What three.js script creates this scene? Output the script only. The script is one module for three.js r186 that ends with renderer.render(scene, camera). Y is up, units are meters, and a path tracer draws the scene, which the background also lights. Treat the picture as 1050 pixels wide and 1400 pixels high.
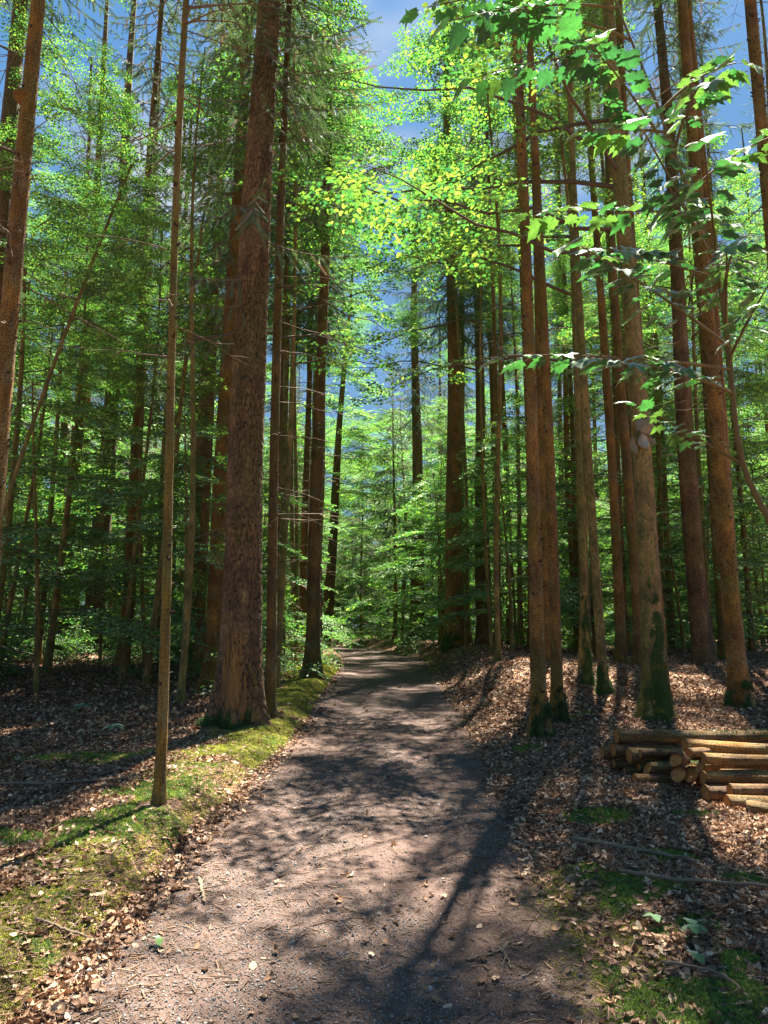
import * as THREE from 'three';
import { mergeGeometries } from 'three/addons/utils/BufferGeometryUtils.js';

// ------------------------------------------------------------------ camera, sky, sun, exposure
const scene = new THREE.Scene();
const camera = new THREE.PerspectiveCamera(69.4, 768 / 1024, 0.05, 600);
camera.position.set(0, 1.6, 0);
camera.rotation.set(THREE.MathUtils.degToRad(9.5), 0, 0);
scene.add(camera);

const sunDir = new THREE.Vector3(0.13, 0.90, -0.41).normalize();
{ // summer sky: blue overhead, pale at the horizon, whitish round the sun, thin broken cloud
  const h3 = (i, j) => { const v = Math.sin(i * 127.1 + j * 311.7) * 43758.5453; return v - Math.floor(v); }, soft = (p, q) => { const i = Math.floor(p), j = Math.floor(q), f = p - i, g = q - j, u = f * f * (3 - 2 * f), w = g * g * (3 - 2 * g); return (h3(i, j) * (1 - u) + h3(i + 1, j) * u) * (1 - w) + (h3(i, j + 1) * (1 - u) + h3(i + 1, j + 1) * u) * w; };
  const cloudNoise = (p, q) => 0.5 * soft(p * 2, q * 2) + 0.27 * soft(p * 4.3, q * 4.3) + 0.15 * soft(p * 9, q * 9) + 0.08 * soft(p * 19, q * 19);
  const W = 1024, Hh = 512, a = new Float32Array(W * Hh * 4), mix = (p, q, t) => p.map((v, i) => v + (q[i] - v) * t);
  for (let j = 0; j < Hh; j++) for (let i = 0; i < W; i++) {
    const up = ((j + 0.5) / Hh - 0.5) * Math.PI, round = ((i + 0.5) / W - 0.5) * 2 * Math.PI, y = Math.sin(up), x = Math.cos(round) * Math.cos(up), z = Math.sin(round) * Math.cos(up);
    let c = mix([0.042, 0.062, 0.082], [0.010, 0.036, 0.082], Math.pow(Math.max(0, Math.min(1, y * 1.25)), 0.6));
    if (y > 0) { const q = 1.6 / (y + 0.25), n = cloudNoise(x * q + 3, z * q + 8); c = mix(c.map((v) => v * 1.1), [0.11, 0.115, 0.12], Math.max(0, Math.min(1, (n - 0.62) * 5)) * 0.7); }
    if (y < 0) c = [0.05, 0.045, 0.035];
    const k = Math.max(0, x * sunDir.x + y * sunDir.y + z * sunDir.z);
    const g = 0.06 * Math.pow(k, 24) + 0.01 * Math.pow(k, 5);
    a.set([c[0] + g, c[1] + g * 0.97, c[2] + g * 0.9, 1], (j * W + i) * 4);
  }
  const t = new THREE.DataTexture(a, W, Hh, THREE.RGBAFormat, THREE.FloatType); t.mapping = THREE.EquirectangularReflectionMapping; t.magFilter = THREE.LinearFilter; t.needsUpdate = true;
  scene.background = t; scene.environment = t;
}

const sun = new THREE.DirectionalLight(new THREE.Color(1, 0.935, 0.81), 5);
sun.name = 'sun';
sun.position.copy(sunDir).multiplyScalar(80);
sun.castShadow = true;
sun.shadow.mapSize.set(4096, 4096);
Object.assign(sun.shadow.camera, { left: -50, right: 50, top: 50, bottom: -50, near: 1, far: 220 });
sun.target.position.set(0, 0, -18);
sun.position.add(sun.target.position);
scene.add(sun, sun.target);

const renderer = new THREE.WebGLRenderer({ antialias: true });
renderer.setSize(768, 1024);
renderer.toneMapping = THREE.LinearToneMapping;
renderer.toneMappingExposure = 8.0;
renderer.shadowMap.enabled = true;

// ------------------------------------------------------------------ helpers: random numbers, noise
const V = (x, y, z) => new THREE.Vector3(x, y, z);
function rng(seed) {
  let s = seed | 0;
  const f = () => { s = (s + 0x6d2b79f5) | 0; let t = Math.imul(s ^ (s >>> 15), 1 | s); t = (t + Math.imul(t ^ (t >>> 7), 61 | t)) ^ t; return ((t ^ (t >>> 14)) >>> 0) / 4294967296; };
  f.r = (a, b) => a + (b - a) * f();
  f.s = (a) => (f() * 2 - 1) * a;
  f.pick = (l) => l[Math.floor(f() * l.length)];
  return f;
}
const lerp = (a, b, t) => a + (b - a) * t;
const clamp = (x, a = 0, b = 1) => Math.min(b, Math.max(a, x));
const sstep = (a, b, x) => { const t = clamp((x - a) / (b - a)); return t * t * (3 - 2 * t); };
function hash2(x, y) { let h = Math.imul(x, 374761393) + Math.imul(y, 668265263); h = Math.imul(h ^ (h >>> 13), 1274126177); return ((h ^ (h >>> 16)) >>> 0) / 4294967296; }
function vnoise(x, y, px = 0, py = 0) {            // value noise, optionally periodic
  const ix = Math.floor(x), iy = Math.floor(y), fx = x - ix, fy = y - iy, u = fx * fx * (3 - 2 * fx), v = fy * fy * (3 - 2 * fy);
  const w = (i, p) => (p ? ((i % p) + p) % p : i);
  const a = hash2(w(ix, px), w(iy, py)), b = hash2(w(ix + 1, px), w(iy, py)), c = hash2(w(ix, px), w(iy + 1, py)), d = hash2(w(ix + 1, px), w(iy + 1, py));
  return lerp(lerp(a, b, u), lerp(c, d, u), v);
}
function fbm(x, y, o = 4, px = 0, py = 0) {
  let s = 0, a = 0.5, n = 0;
  for (let i = 0; i < o; i++) { s += a * vnoise(x + i * 17, y + i * 31, px, py); n += a; x *= 2; y *= 2; px *= 2; py *= 2; a *= 0.5; }
  return s / n;
}
function worley(x, y, px, py) {                    // [F1, F2 - F1, cell id], periodic
  const ix = Math.floor(x), iy = Math.floor(y); let f1 = 9, f2 = 9, id = 0;
  for (let j = -1; j <= 1; j++) for (let i = -1; i <= 1; i++) {
    const cx = (((ix + i) % px) + px) % px, cy = (((iy + j) % py) + py) % py;
    const h = hash2(cx + 71, cy + 13), g = hash2(cx + 5, cy + 997), dx = ix + i + 0.15 + 0.7 * h - x, dy = iy + j + 0.15 + 0.7 * g - y, d = Math.hypot(dx, dy);
    if (d < f1) { f2 = f1; f1 = d; id = h * 0.5 + g * 0.5; } else if (d < f2) f2 = d;
  }
  return [f1, f2 - f1, id];
}

// ------------------------------------------------------------------ terrain
const pathCentre = (d) => -0.23 * (1 - sstep(3, 9.5, d)) - (d > 20 ? 0.0115 * (d - 20) ** 2 : 0);
const pathHalf = (d) => 1.08 + 0.06 * (1 - sstep(3, 8, d)) + 0.10 * (fbm(d * 0.35, 3.7, 3) - 0.5) * 2 + 0.08 * sstep(16, 24, d);
const rise = (d) => 1.15 * Math.tanh(d / 21);
function sideOf(x, z) { const d = -z, s = x - pathCentre(d); return [s, Math.abs(s) - pathHalf(d), d]; }
function groundY(x, z) {
  const [s, e, d] = sideOf(x, z);
  let y = rise(d);
  const rough = sstep(0.1, 1.2, e);
  if (s < 0) {
    const ragged = e + 0.16 * (fbm(x * 2.3, z * 2.3, 3) - 0.5) * 2;
    const h = 0.06 + 0.16 * fbm(d * 0.6, 11.3, 2);
    y += h * sstep(-0.04, 0.26, ragged) - 0.05 * sstep(0.4, 1.6, e) + 0.30 * sstep(4, 11, -s) * sstep(8, 20, d);
  } else {
    const bank = 0.34 * sstep(9.5, 12.5, d) * (1 - 0.4 * sstep(18, 26, d));
    y += 0.05 * sstep(0, 0.9, e) + 0.10 * sstep(7.2, 10.5, d) * sstep(0, 1.6, e) + bank * sstep(0.0, 1.1, e + 0.2 * (fbm(x * 1.1, z * 1.1, 2) - 0.5)) - 0.14 * sstep(9.5, 12.5, d) * sstep(1.8, 4, e);
  }
  const flat = 1 - 0.85 * Math.exp(-(((x - 2.9) / 1.5) ** 2 + ((z + 6.3) / 0.9) ** 2));   // level ground under the logs
  y -= 0.048 * Math.exp(-(((x - 2.9) / 1.3) ** 2 + ((z + 6.25) / 0.85) ** 2));
  y += rough * flat * (0.16 * (fbm(x * 0.55 + 4, z * 0.55, 3) - 0.5) + 0.10 * (fbm(x * 1.9, z * 1.9 + 9, 3) - 0.5));
  if (e < 0) y += (-0.022 * (Math.exp(-(((Math.abs(s) - 0.5) / 0.2) ** 2))) + 0.03 * (fbm(x * 2.2 + 7, z * 1.5, 3) - 0.5)) * sstep(0, -0.25, e);
  y += 0.018 * (fbm(x * 3.1, z * 3.1, 3) - 0.5) * (0.5 + rough);
  return y;
}
const P3 = (x, d, up = 0) => V(x, groundY(x, -d) + up, -d);

// ------------------------------------------------------------------ textures
function dataTex(w, h, fn, srgb = true) {
  const a = new Uint8Array(w * h * 4);
  for (let y = 0, k = 0; y < h; y++) for (let x = 0; x < w; x++, k += 4) { const c = fn(x / w, y / h, x, y); a[k] = clamp(c[0], 0, 255); a[k + 1] = clamp(c[1], 0, 255); a[k + 2] = clamp(c[2], 0, 255); a[k + 3] = 255; }
  const t = new THREE.DataTexture(a, w, h, THREE.RGBAFormat);
  t.wrapS = t.wrapT = THREE.RepeatWrapping; t.magFilter = THREE.LinearFilter; t.minFilter = THREE.LinearFilter; t.colorSpace = srgb ? THREE.SRGBColorSpace : THREE.NoColorSpace; t.needsUpdate = true;
  return t;
}
const mixc = (a, b, t) => [lerp(a[0], b[0], t), lerp(a[1], b[1], t), lerp(a[2], b[2], t)];
function heightTex(h, w, n) { return dataTex(w, n, (u, v, x, y) => { const k = h[y * w + x] * 255; return [k, k, k]; }, false); }
function field(w, h, fn) { const a = new Float32Array(w * h); for (let y = 0; y < h; y++) for (let x = 0; x < w; x++) a[y * w + x] = fn(x / w, y / h); return a; }
function sampleField(f, w, h, u, v) {
  u = (u - Math.floor(u)) * w; v = (v - Math.floor(v)) * h; const x = Math.floor(u), y = Math.floor(v), a = u - x, b = v - y, g = (i, j) => f[((y + j) % h) * w + ((x + i) % w)];
  return lerp(lerp(g(0, 0), g(1, 0), a), lerp(g(0, 1), g(1, 1), a), b);
}

// plated pine bark: u 0.8 m, v 1.6 m
const PW = 512, PH = 1024;
const pineId = new Float32Array(PW * PH);
const pineH = field(PW, PH, (u, v) => {
  const wu = u * 15 + 1.4 * (fbm(u * 6, v * 6, 4, 6, 6) - 0.5) * 2, wv = v * 13 + 1.2 * (fbm(u * 8 + 40, v * 8 + 3, 4, 8, 8) - 0.5) * 2;
  const [, e, id] = worley(wu, wv, 15, 13), [, e2] = worley(u * 34 + 2 * fbm(u * 10, v * 10, 2, 10, 10), v * 40 + 2 * fbm(u * 10 + 7, v * 10, 2, 10, 10), 34, 40);
  const x = Math.round(u * PW) % PW, y = Math.round(v * PH) % PH; pineId[y * PW + x] = id;
  const open = 0.72 + 0.28 * sstep(0.3, 0.6, fbm(u * 9 + 5, v * 7, 3, 9, 7)), crack = (1 - sstep(0.03, 0.14, e)) * open;
  return clamp((0.55 + 0.25 * id) * (1 - crack) + 0.10 * sstep(0, 0.25, e2) + 0.28 * (fbm(u * 36, v * 18, 4, 36, 18) - 0.35));
});
const pineMap = dataTex(PW, PH, (u, v, x, y) => {
  const h = pineH[y * PW + x], id = pineId[y * PW + x], n = fbm(u * 24, v * 48, 4, 24, 48), m = fbm(u * 4, v * 6, 3, 4, 6);
  const plate = mixc(mixc([90, 70, 48], [126, 103, 72], id), [104, 78, 50], m);
  return mixc([42, 28, 20], plate, sstep(0.12, 0.5, h)).map((c) => c * (0.70 + 0.6 * n));
});
const pineBump = heightTex(pineH, PW, PH);

// scaly spruce bark: u 0.5 m, v 1.0 m
const spruceH = field(512, 1024, (u, v) => {
  const [, e] = worley(u * 22 + 0.8 * (fbm(u * 11, v * 11, 2, 11, 11) - 0.5), v * 30 + 0.8 * (fbm(u * 11 + 9, v * 11, 2, 11, 11) - 0.5), 22, 30);
  return clamp(0.35 * sstep(0, 0.22, e) + 0.65 * fbm(u * 26, v * 16, 4, 26, 16));
});
const spruceMap = dataTex(512, 1024, (u, v, x, y) => {
  const h = spruceH[y * 512 + x], n = fbm(u * 5, v * 5, 4, 5, 5), g = fbm(u * 9 + 7, v * 5 + 3, 3, 9, 5), f = fbm(u * 60, v * 90, 2, 60, 90);
  let c = mixc([100, 75, 38], [152, 117, 58], n);
  c = mixc(c, [124, 112, 84], sstep(0.5, 0.7, g) * 0.8);
  return mixc([60, 38, 22], c, sstep(0.2, 0.55, h)).map((k) => k * (0.72 + 0.56 * f));
});
const spruceBump = heightTex(spruceH, 512, 1024);

// smooth beech bark: u 0.6 m, v 1.2 m
const beechH = field(512, 1024, (u, v) => clamp(0.6 * fbm(u * 10, v * 30, 3, 10, 30) + 0.4 * fbm(u * 50, v * 50, 3, 50, 50)));
const beechMap = dataTex(512, 1024, (u, v, x, y) => {
  const n = fbm(u * 6, v * 8, 4, 6, 8), a = fbm(u * 10 + 3, v * 14 + 5, 4, 10, 14), f = fbm(u * 70, v * 50, 3, 70, 50), l = fbm(u * 26 + 4, v * 30 + 8, 3, 26, 30);
  let c = mixc([104, 88, 46], [140, 118, 66], n);
  c = mixc(c, [80, 82, 36], sstep(0.52, 0.66, a) * 0.8);
  if (l > 0.76) c = mixc(c, [176, 164, 128], sstep(0.76, 0.79, l));
  return c.map((k) => k * (0.78 + 0.44 * f));
});
const beechBump = heightTex(beechH, 512, 1024);

// canvas textures for ground
function canvasTex(n, draw, srgb = true) {
  const c = document.createElement('canvas'); c.width = c.height = n;
  draw(c.getContext('2d'), n);
  const t = new THREE.CanvasTexture(c); t.wrapS = t.wrapT = THREE.RepeatWrapping; t.colorSpace = srgb ? THREE.SRGBColorSpace : THREE.NoColorSpace;
  return t;
}
function wrapDraw(g, n, x, y, r, fn) { for (const ox of [0, -n, n]) for (const oy of [0, -n, n]) { const X = x + ox, Y = y + oy; if (X > -r && X < n + r && Y > -r && Y < n + r) fn(X, Y); } }
function leafPath(g, x, y, a, l, w) {
  const c = Math.cos(a), s = Math.sin(a), p = (u, v) => [x + u * c - v * s, y + u * s + v * c];
  g.beginPath(); g.moveTo(...p(-l, 0)); g.quadraticCurveTo(...p(-l * 0.2, w * 1.5), ...p(l, 0)); g.quadraticCurveTo(...p(-l * 0.2, -w * 1.5), ...p(-l, 0)); g.closePath();
}
const rgb = (c) => `rgb(${c.map((k) => Math.round(clamp(k, 0, 255))).join(',')})`;
const litterTone = (R) => { const t = R(); let c = t < 0.5 ? mixc([118, 84, 58], [150, 114, 84], R()) : t < 0.8 ? mixc([84, 58, 40], [116, 82, 58], R()) : mixc([164, 132, 102], [198, 172, 144], R()); const f = R.r(0.82, 1.12); return c.map((k) => k * f); };
function litterDraw(g, n, bump) {
  const R = rng(bump ? 5 : 5);
  g.fillStyle = bump ? '#303030' : 'rgb(62,44,32)'; g.fillRect(0, 0, n, n);
  for (let i = 0; i < 9000; i++) {
    const x = R() * n, y = R() * n, a = R() * 6.3, l = R.r(6, 15), w = l * R.r(0.35, 0.6), t = litterTone(R), k = R.r(50, 220);
    g.fillStyle = bump ? rgb([k, k, k]) : rgb(t);
    wrapDraw(g, n, x, y, 20, (X, Y) => { leafPath(g, X, Y, a, l, w); g.fill(); });
    if (i % 3 === 0) { g.strokeStyle = bump ? '#555' : rgb(t.map((c) => c * 0.6)); g.lineWidth = 1; wrapDraw(g, n, x, y, 20, (X, Y) => { g.beginPath(); g.moveTo(X - Math.cos(a) * l, Y - Math.sin(a) * l); g.lineTo(X + Math.cos(a) * l, Y + Math.sin(a) * l); g.stroke(); }); }
  }
}
const litterMap = canvasTex(1024, (g, n) => litterDraw(g, n, false));         // 2.2 m
const litterBump = canvasTex(1024, (g, n) => litterDraw(g, n, true), false);
function pathDraw(g, n, bump) {
  const R = rng(8);
  g.fillStyle = bump ? '#404040' : 'rgb(92,74,66)'; g.fillRect(0, 0, n, n);
  for (let i = 0; i < 46000; i++) {
    const x = R() * n, y = R() * n, t = R(), k = R.r(30, 150);
    const c = t < 0.4 ? mixc([84, 66, 60], [108, 86, 78], R()) : t < 0.75 ? mixc([72, 54, 46], [98, 72, 60], R()) : mixc([112, 96, 90], [138, 122, 116], R());
    const r = R.r(0.6, 2.2);
    g.fillStyle = bump ? rgb([k, k, k]) : rgb(c);
    wrapDraw(g, n, x, y, 6, (X, Y) => { g.beginPath(); g.ellipse(X, Y, r, r * R.r(0.5, 1), t * 40, 0, 6.3); g.fill(); });
  }
  for (let i = 0; i < 9000; i++) {
    const x = R() * n, y = R() * n, a = R() * 6.3, l = R.r(4, 11), k = R.r(110, 210), c = mixc([98, 62, 46], [150, 110, 88], R());
    g.strokeStyle = bump ? rgb([k, k, k]) : rgb(c); g.lineWidth = R.r(0.7, 1.4);
    wrapDraw(g, n, x, y, 12, (X, Y) => { g.beginPath(); g.moveTo(X - Math.cos(a) * l, Y - Math.sin(a) * l); g.lineTo(X + Math.cos(a) * l, Y + Math.sin(a) * l); g.stroke(); });
  }
}
const trackMap = canvasTex(1024, (g, n) => pathDraw(g, n, false));            // 1.5 m
const trackBump = canvasTex(1024, (g, n) => pathDraw(g, n, true), false);
const mossMap = dataTex(256, 256, (u, v) => { const n = fbm(u * 30, v * 30, 3, 30, 30), m = fbm(u * 5, v * 5, 3, 5, 5); return mixc(mixc([38, 62, 18], [66, 92, 26], n), [96, 98, 34], sstep(0.5, 0.75, m)); });
const mossBump = dataTex(256, 256, (u, v) => { const k = 255 * fbm(u * 40, v * 40, 3, 40, 40); return [k, k, k]; }, false);
const endMap = dataTex(256, 256, (u, v) => {
  const x = u - 0.52, y = v - 0.47, r = Math.hypot(x, y), a = Math.atan2(y, x), w = r * 2 + 0.05 * (fbm(u * 4, v * 4, 3) - 0.5), ring = Math.sin(w * 48) * 0.5 + 0.5, crack = Math.abs(Math.sin(a * 3.5 + 1)) < 0.025 && r > 0.05 ? 0.5 : 1;
  return mixc([122, 74, 34], [186, 128, 66], ring * 0.55 + 0.45 * fbm(u * 24, v * 24, 3)).map((k) => k * crack * (0.8 + 0.4 * fbm(u * 5 + 3, v * 5, 3)) * (r > 0.44 ? 0.6 : 1));
});

const veinMap = dataTex(128, 128, (u, v) => {      // leaf blade: x from -0.6 to 0.6, y from -0.12 to 1.08
  const x = (u - 0.5) * 1.2, y = v * 1.2 - 0.12; let k = 0;
  for (const a of [0, 0.62, -0.62, 1.15, -1.15]) { const c = Math.sin(a), e = Math.cos(a), t = x * c + y * e, off = Math.abs(x * e - y * c); if (t > 0) k = Math.max(k, 1 - off / 0.012); if (t > 0) { const s = ((t * 9 + (off * 6)) % 1 + 1) % 1; k = Math.max(k, (off < 0.16 ? 0.35 : 0) * (1 - Math.abs(s - 0.5) / 0.09)); } }
  const n = 0.86 + 0.28 * fbm(u * 9, v * 9, 4); return mixc([212, 212, 205], [255, 255, 235], clamp(k)).map((c) => c * n);
});

// ------------------------------------------------------------------ materials
const std = (o) => new THREE.MeshStandardMaterial({ roughness: 0.95, ...o });
const M = {
  pine: std({ vertexColors: true, map: pineMap, bumpMap: pineBump, bumpScale: 0.008 }),
  spruce: std({ vertexColors: true, map: spruceMap, bumpMap: spruceBump, bumpScale: 0.02, color: new THREE.Color(1.06, 1.0, 0.82) }),
  spruceBrown: std({ vertexColors: true, map: spruceMap, bumpMap: spruceBump, bumpScale: 0.02, color: new THREE.Color(0.84, 0.86, 0.86) }),
  spruceOlive: std({ vertexColors: true, map: spruceMap, bumpMap: spruceBump, bumpScale: 0.02, color: new THREE.Color(0.86, 0.96, 0.78) }),
  slim: std({ vertexColors: true, map: spruceMap, bumpMap: spruceBump, bumpScale: 0.006, color: new THREE.Color(1.0, 1.08, 0.85) }),
  beech: std({ vertexColors: true, map: beechMap, bumpMap: beechBump, bumpScale: 0.004, roughness: 0.85 }),
  twig: std({ color: new THREE.Color(0.085, 0.062, 0.042) }),
  deadTwig: std({ color: new THREE.Color(0.15, 0.108, 0.07) }),
  knot: std({ color: new THREE.Color(0.035, 0.022, 0.015) }),
  bare: std({ map: dataTex(256, 256, (u, v) => { const n = fbm(u * 40, v * 3, 4, 40, 3), m = fbm(u * 10, v * 6, 3, 10, 6); return mixc(mixc([92, 60, 30], [176, 128, 66], n), [110, 76, 44], sstep(0.5, 0.7, m)); }), bumpMap: beechBump, bumpScale: 0.01 }),
  moss: std({ map: mossMap, bumpMap: mossBump, bumpScale: 0.012, roughness: 1 }),
  logBark: std({ map: spruceMap, bumpMap: spruceBump, bumpScale: 0.005, vertexColors: true, color: new THREE.Color(0.86, 0.84, 0.82) }),
  logEnd: std({ map: endMap, roughness: 0.9 }),
  floor: std({ map: litterMap, bumpMap: litterBump, bumpScale: 0.02, vertexColors: true, roughness: 1 }),
  track: std({ map: trackMap, bumpMap: trackBump, bumpScale: 0.010, vertexColors: true, roughness: 1 }),
  leaf: new THREE.MeshPhysicalMaterial({ vertexColors: true, roughness: 1, transmission: 0.5, thickness: 0, clearcoat: 0.3, clearcoatRoughness: 0.4, side: THREE.DoubleSide }),
  maple: new THREE.MeshPhysicalMaterial({ color: new THREE.Color(0.05, 0.215, 0.04), map: veinMap, roughness: 1, transmission: 0.5, thickness: 0, clearcoat: 0.12, clearcoatRoughness: 0.4, side: THREE.DoubleSide }),
  maple2: new THREE.MeshPhysicalMaterial({ color: new THREE.Color(0.12, 0.28, 0.04), map: veinMap, roughness: 1, transmission: 0.5, thickness: 0, clearcoat: 0.12, clearcoatRoughness: 0.4, side: THREE.DoubleSide }),  // brighter copy of the maple green, colour standing for sunlit leaves
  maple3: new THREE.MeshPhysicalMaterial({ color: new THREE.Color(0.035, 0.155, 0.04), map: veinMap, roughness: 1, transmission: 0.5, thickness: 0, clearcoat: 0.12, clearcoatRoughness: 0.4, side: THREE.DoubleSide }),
  needle: new THREE.MeshPhysicalMaterial({ vertexColors: true, roughness: 1, transmission: 0.3, thickness: 0, side: THREE.DoubleSide }),
  dryLeaf: new THREE.MeshPhysicalMaterial({ roughness: 1, transmission: 0.12, thickness: 0, clearcoat: 0.15, clearcoatRoughness: 0.5, side: THREE.DoubleSide }),
  mossTuft: new THREE.MeshPhysicalMaterial({ roughness: 1, transmission: 0.35, thickness: 0, side: THREE.DoubleSide }),
  stone: std({ roughness: 0.9 }),
  litterStick: std({ roughness: 1 }),
  fungus: std({ color: new THREE.Color(0.20, 0.155, 0.085), roughness: 0.8 }),
  fungusGrey: std({ color: new THREE.Color(0.27, 0.255, 0.21), roughness: 0.8 }),
};

// ------------------------------------------------------------------ naming
const taken = new Map();
function numbered(n) { const k = taken.get(n) ?? 0; taken.set(n, k + 1); return k ? n + '_' + String(k).padStart(3, '0') : n; }
function shade(o) { o.castShadow = o.receiveShadow = true; return o; }
function thing(name, label, category, pos, group) {
  const o = new THREE.Group(); o.name = numbered(name); o.position.copy(pos); o.userData = { label, category };
  if (group) o.userData.group = group;
  scene.add(o); return o;
}
function part(name, geo, mat, parent) { const m = shade(new THREE.Mesh(geo, mat)); m.name = name; parent.add(m); return m; }
function structure(name, geo, mat) { const m = part(name, geo, mat, scene); m.userData = { kind: 'structure' }; return m; }
function stuff(name, geo, mat, mats, colors, label, category) {
  const m = shade(new THREE.InstancedMesh(geo, mat, mats.length)); m.name = name;
  mats.forEach((t, i) => m.setMatrixAt(i, t)); if (colors) colors.forEach((c, i) => m.setColorAt(i, c));
  m.userData = { kind: 'stuff', label, category }; scene.add(m); return m;
}

// ------------------------------------------------------------------ geometry builders
class Soup {                                        // loose triangles with colours
  constructor() { this.p = []; this.c = []; }
  tri(a, b, c, col) { this.p.push(a.x, a.y, a.z, b.x, b.y, b.z, c.x, c.y, c.z); for (let i = 0; i < 3; i++) this.c.push(col[0], col[1], col[2]); }
  build() { const g = new THREE.BufferGeometry(); g.setAttribute('position', new THREE.Float32BufferAttribute(this.p, 3)); g.setAttribute('color', new THREE.Float32BufferAttribute(this.c, 3)); g.computeVertexNormals(); this.p = this.c = null; return g; }
}
class Wood {                                        // thin tubes
  constructor() { this.p = []; this.n = []; this.i = []; }
  tube(pts, r0, r1, sides = 3) {
    const base = this.p.length / 3, n = pts.length, up = V(0, 1, 0), t = V(), a = V(), b = V();
    for (let k = 0; k < n; k++) {
      t.subVectors(pts[Math.min(k + 1, n - 1)], pts[Math.max(k - 1, 0)]).normalize();
      a.crossVectors(t, Math.abs(t.y) > 0.9 ? V(1, 0, 0) : up).normalize(); b.crossVectors(t, a);
      const r = lerp(r0, r1, k / (n - 1));
      for (let s = 0; s < sides; s++) { const q = (s / sides) * Math.PI * 2, c = Math.cos(q), d = Math.sin(q), nx = a.x * c + b.x * d, ny = a.y * c + b.y * d, nz = a.z * c + b.z * d; this.p.push(pts[k].x + nx * r, pts[k].y + ny * r, pts[k].z + nz * r); this.n.push(nx, ny, nz); }
    }
    for (let k = 0; k < n - 1; k++) for (let s = 0; s < sides; s++) { const e = (s + 1) % sides, A = base + k * sides + s, B = base + k * sides + e; this.i.push(A, B, A + sides, B, B + sides, A + sides); }
  }
  get empty() { return !this.i.length; }
  build() { const g = new THREE.BufferGeometry(); g.setAttribute('position', new THREE.Float32BufferAttribute(this.p, 3)); g.setAttribute('normal', new THREE.Float32BufferAttribute(this.n, 3)); g.setIndex(this.i); return g; }
}
// trunk: axis(h) gives the offset [x, z] at height h; radius(h, angle) the radius
function trunkGeo({ height, axis, radius, rings, sides, uv = [0.5, 1.0], from = -0.35, relief = null, power = 1.5, fine = 0 }) {
  const p = [], t = [], ix = [];
  for (let k = 0; k <= rings; k++) {
    const fr = Math.floor(rings * 0.9), h = fine ? (k <= fr ? lerp(from, fine, k / fr) : lerp(fine, height, (k - fr) / (rings - fr))) : from + (height - from) * Math.pow(k / rings, power), [ax, az] = axis(Math.max(0, h));
    for (let s = 0; s <= sides; s++) {
      const q = ((s % sides) / sides) * Math.PI * 2; let r = radius(h, q);
      const turns = Math.max(1, Math.round((2 * Math.PI * radius(1.5, 0)) / uv[0])), uu = (s / sides) * turns, vv = h / uv[1];
      if (relief) r += relief(uu, vv, h, q);
      p.push(ax + Math.cos(q) * r, h, az + Math.sin(q) * r); t.push(uu, vv);
    }
  }
  const w = sides + 1;
  for (let k = 0; k < rings; k++) for (let s = 0; s < sides; s++) { const a = k * w + s; ix.push(a, a + w, a + 1, a + 1, a + w, a + w + 1); }
  const g = new THREE.BufferGeometry(); g.setAttribute('position', new THREE.Float32BufferAttribute(p, 3)); g.setAttribute('uv', new THREE.Float32BufferAttribute(t, 2)); g.setIndex(ix); g.computeVertexNormals();
  const col = [];                                  // algae, lichen and old scales in patches
  for (let i = 0; i < p.length; i += 3) { const a = fbm(p[i] * 3.1 + p[i + 2] * 2.3 + height * 7, p[i + 1] * 1.3, 4), b = fbm(p[i] * 9 - p[i + 2] * 7 + 5, p[i + 1] * 4.1 + height, 3); let c = mixc([0.66, 0.62, 0.58], [1.15, 1.08, 0.98], sstep(0.3, 0.66, b)); c = mixc(c, [0.66, 0.80, 0.46], 0.8 * sstep(0.50, 0.64, a)); col.push(...c); }
  g.setAttribute('color', new THREE.Float32BufferAttribute(col, 3));
  const n = g.attributes.normal;
  for (let k = 0; k <= rings; k++) { const a = k * w, b = a + sides, x = n.getX(a) + n.getX(b), y = n.getY(a) + n.getY(b), z = n.getZ(a) + n.getZ(b), l = Math.hypot(x, y, z) || 1; for (const i of [a, b]) n.setXYZ(i, x / l, y / l, z / l); }
  return g;
}
function trunkShape(seed, height, dia, { lean = [0, 0], sway = 0.05, flare = 0.7, taper = 0.8, lobes = 5, bend = null } = {}) {
  const R = rng(seed), ph = [R() * 6.3, R() * 6.3, R() * 6.3], f = [R.r(0.25, 0.5), R.r(0.25, 0.5)], r0 = dia / 2;
  const axis = (h) => { const b = bend ? bend(h) : [0, 0]; return [lean[0] * h + sway * (Math.sin(h * f[0] + ph[0]) - Math.sin(ph[0])) + b[0], lean[1] * h + sway * (Math.sin(h * f[1] + ph[1]) - Math.sin(ph[1])) + b[1]]; };
  const core = (h) => r0 * Math.max(0.06, 1 - taper * Math.max(0, h) / height);
  const radius = (h, q) => core(h) * (1 + 0.03 * Math.sin(q * 2 + ph[0] + h) + 0.02 * Math.sin(q * 3 + h * 1.7)) + r0 * flare * Math.exp(-Math.max(0, h) / (0.12 + dia * 0.55)) * (0.65 + 0.55 * Math.cos(q * lobes + ph[2]) + 0.2 * Math.cos(q * 2 + ph[1]));
  return { axis, radius, core, height, dia };
}
// knots: short dark stubs set on a trunk
function knots(w, sh, R, h0, h1, n, len = [0.01, 0.03]) {
  for (let i = 0; i < n; i++) {
    const h = R.r(h0, h1), q = R() * 6.3, [x, z] = sh.axis(h), r = sh.core(h), c = Math.cos(q), s = Math.sin(q), l = R.r(...len), k = R.r(0.007, 0.016) * (0.6 + sh.dia);
    w.tube([V(x + c * r * 0.9, h - 0.01, z + s * r * 0.9), V(x + c * (r + l), h + 0.004, z + s * (r + l))], k * 1.5, k * 0.7, 5);
  }
}
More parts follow.
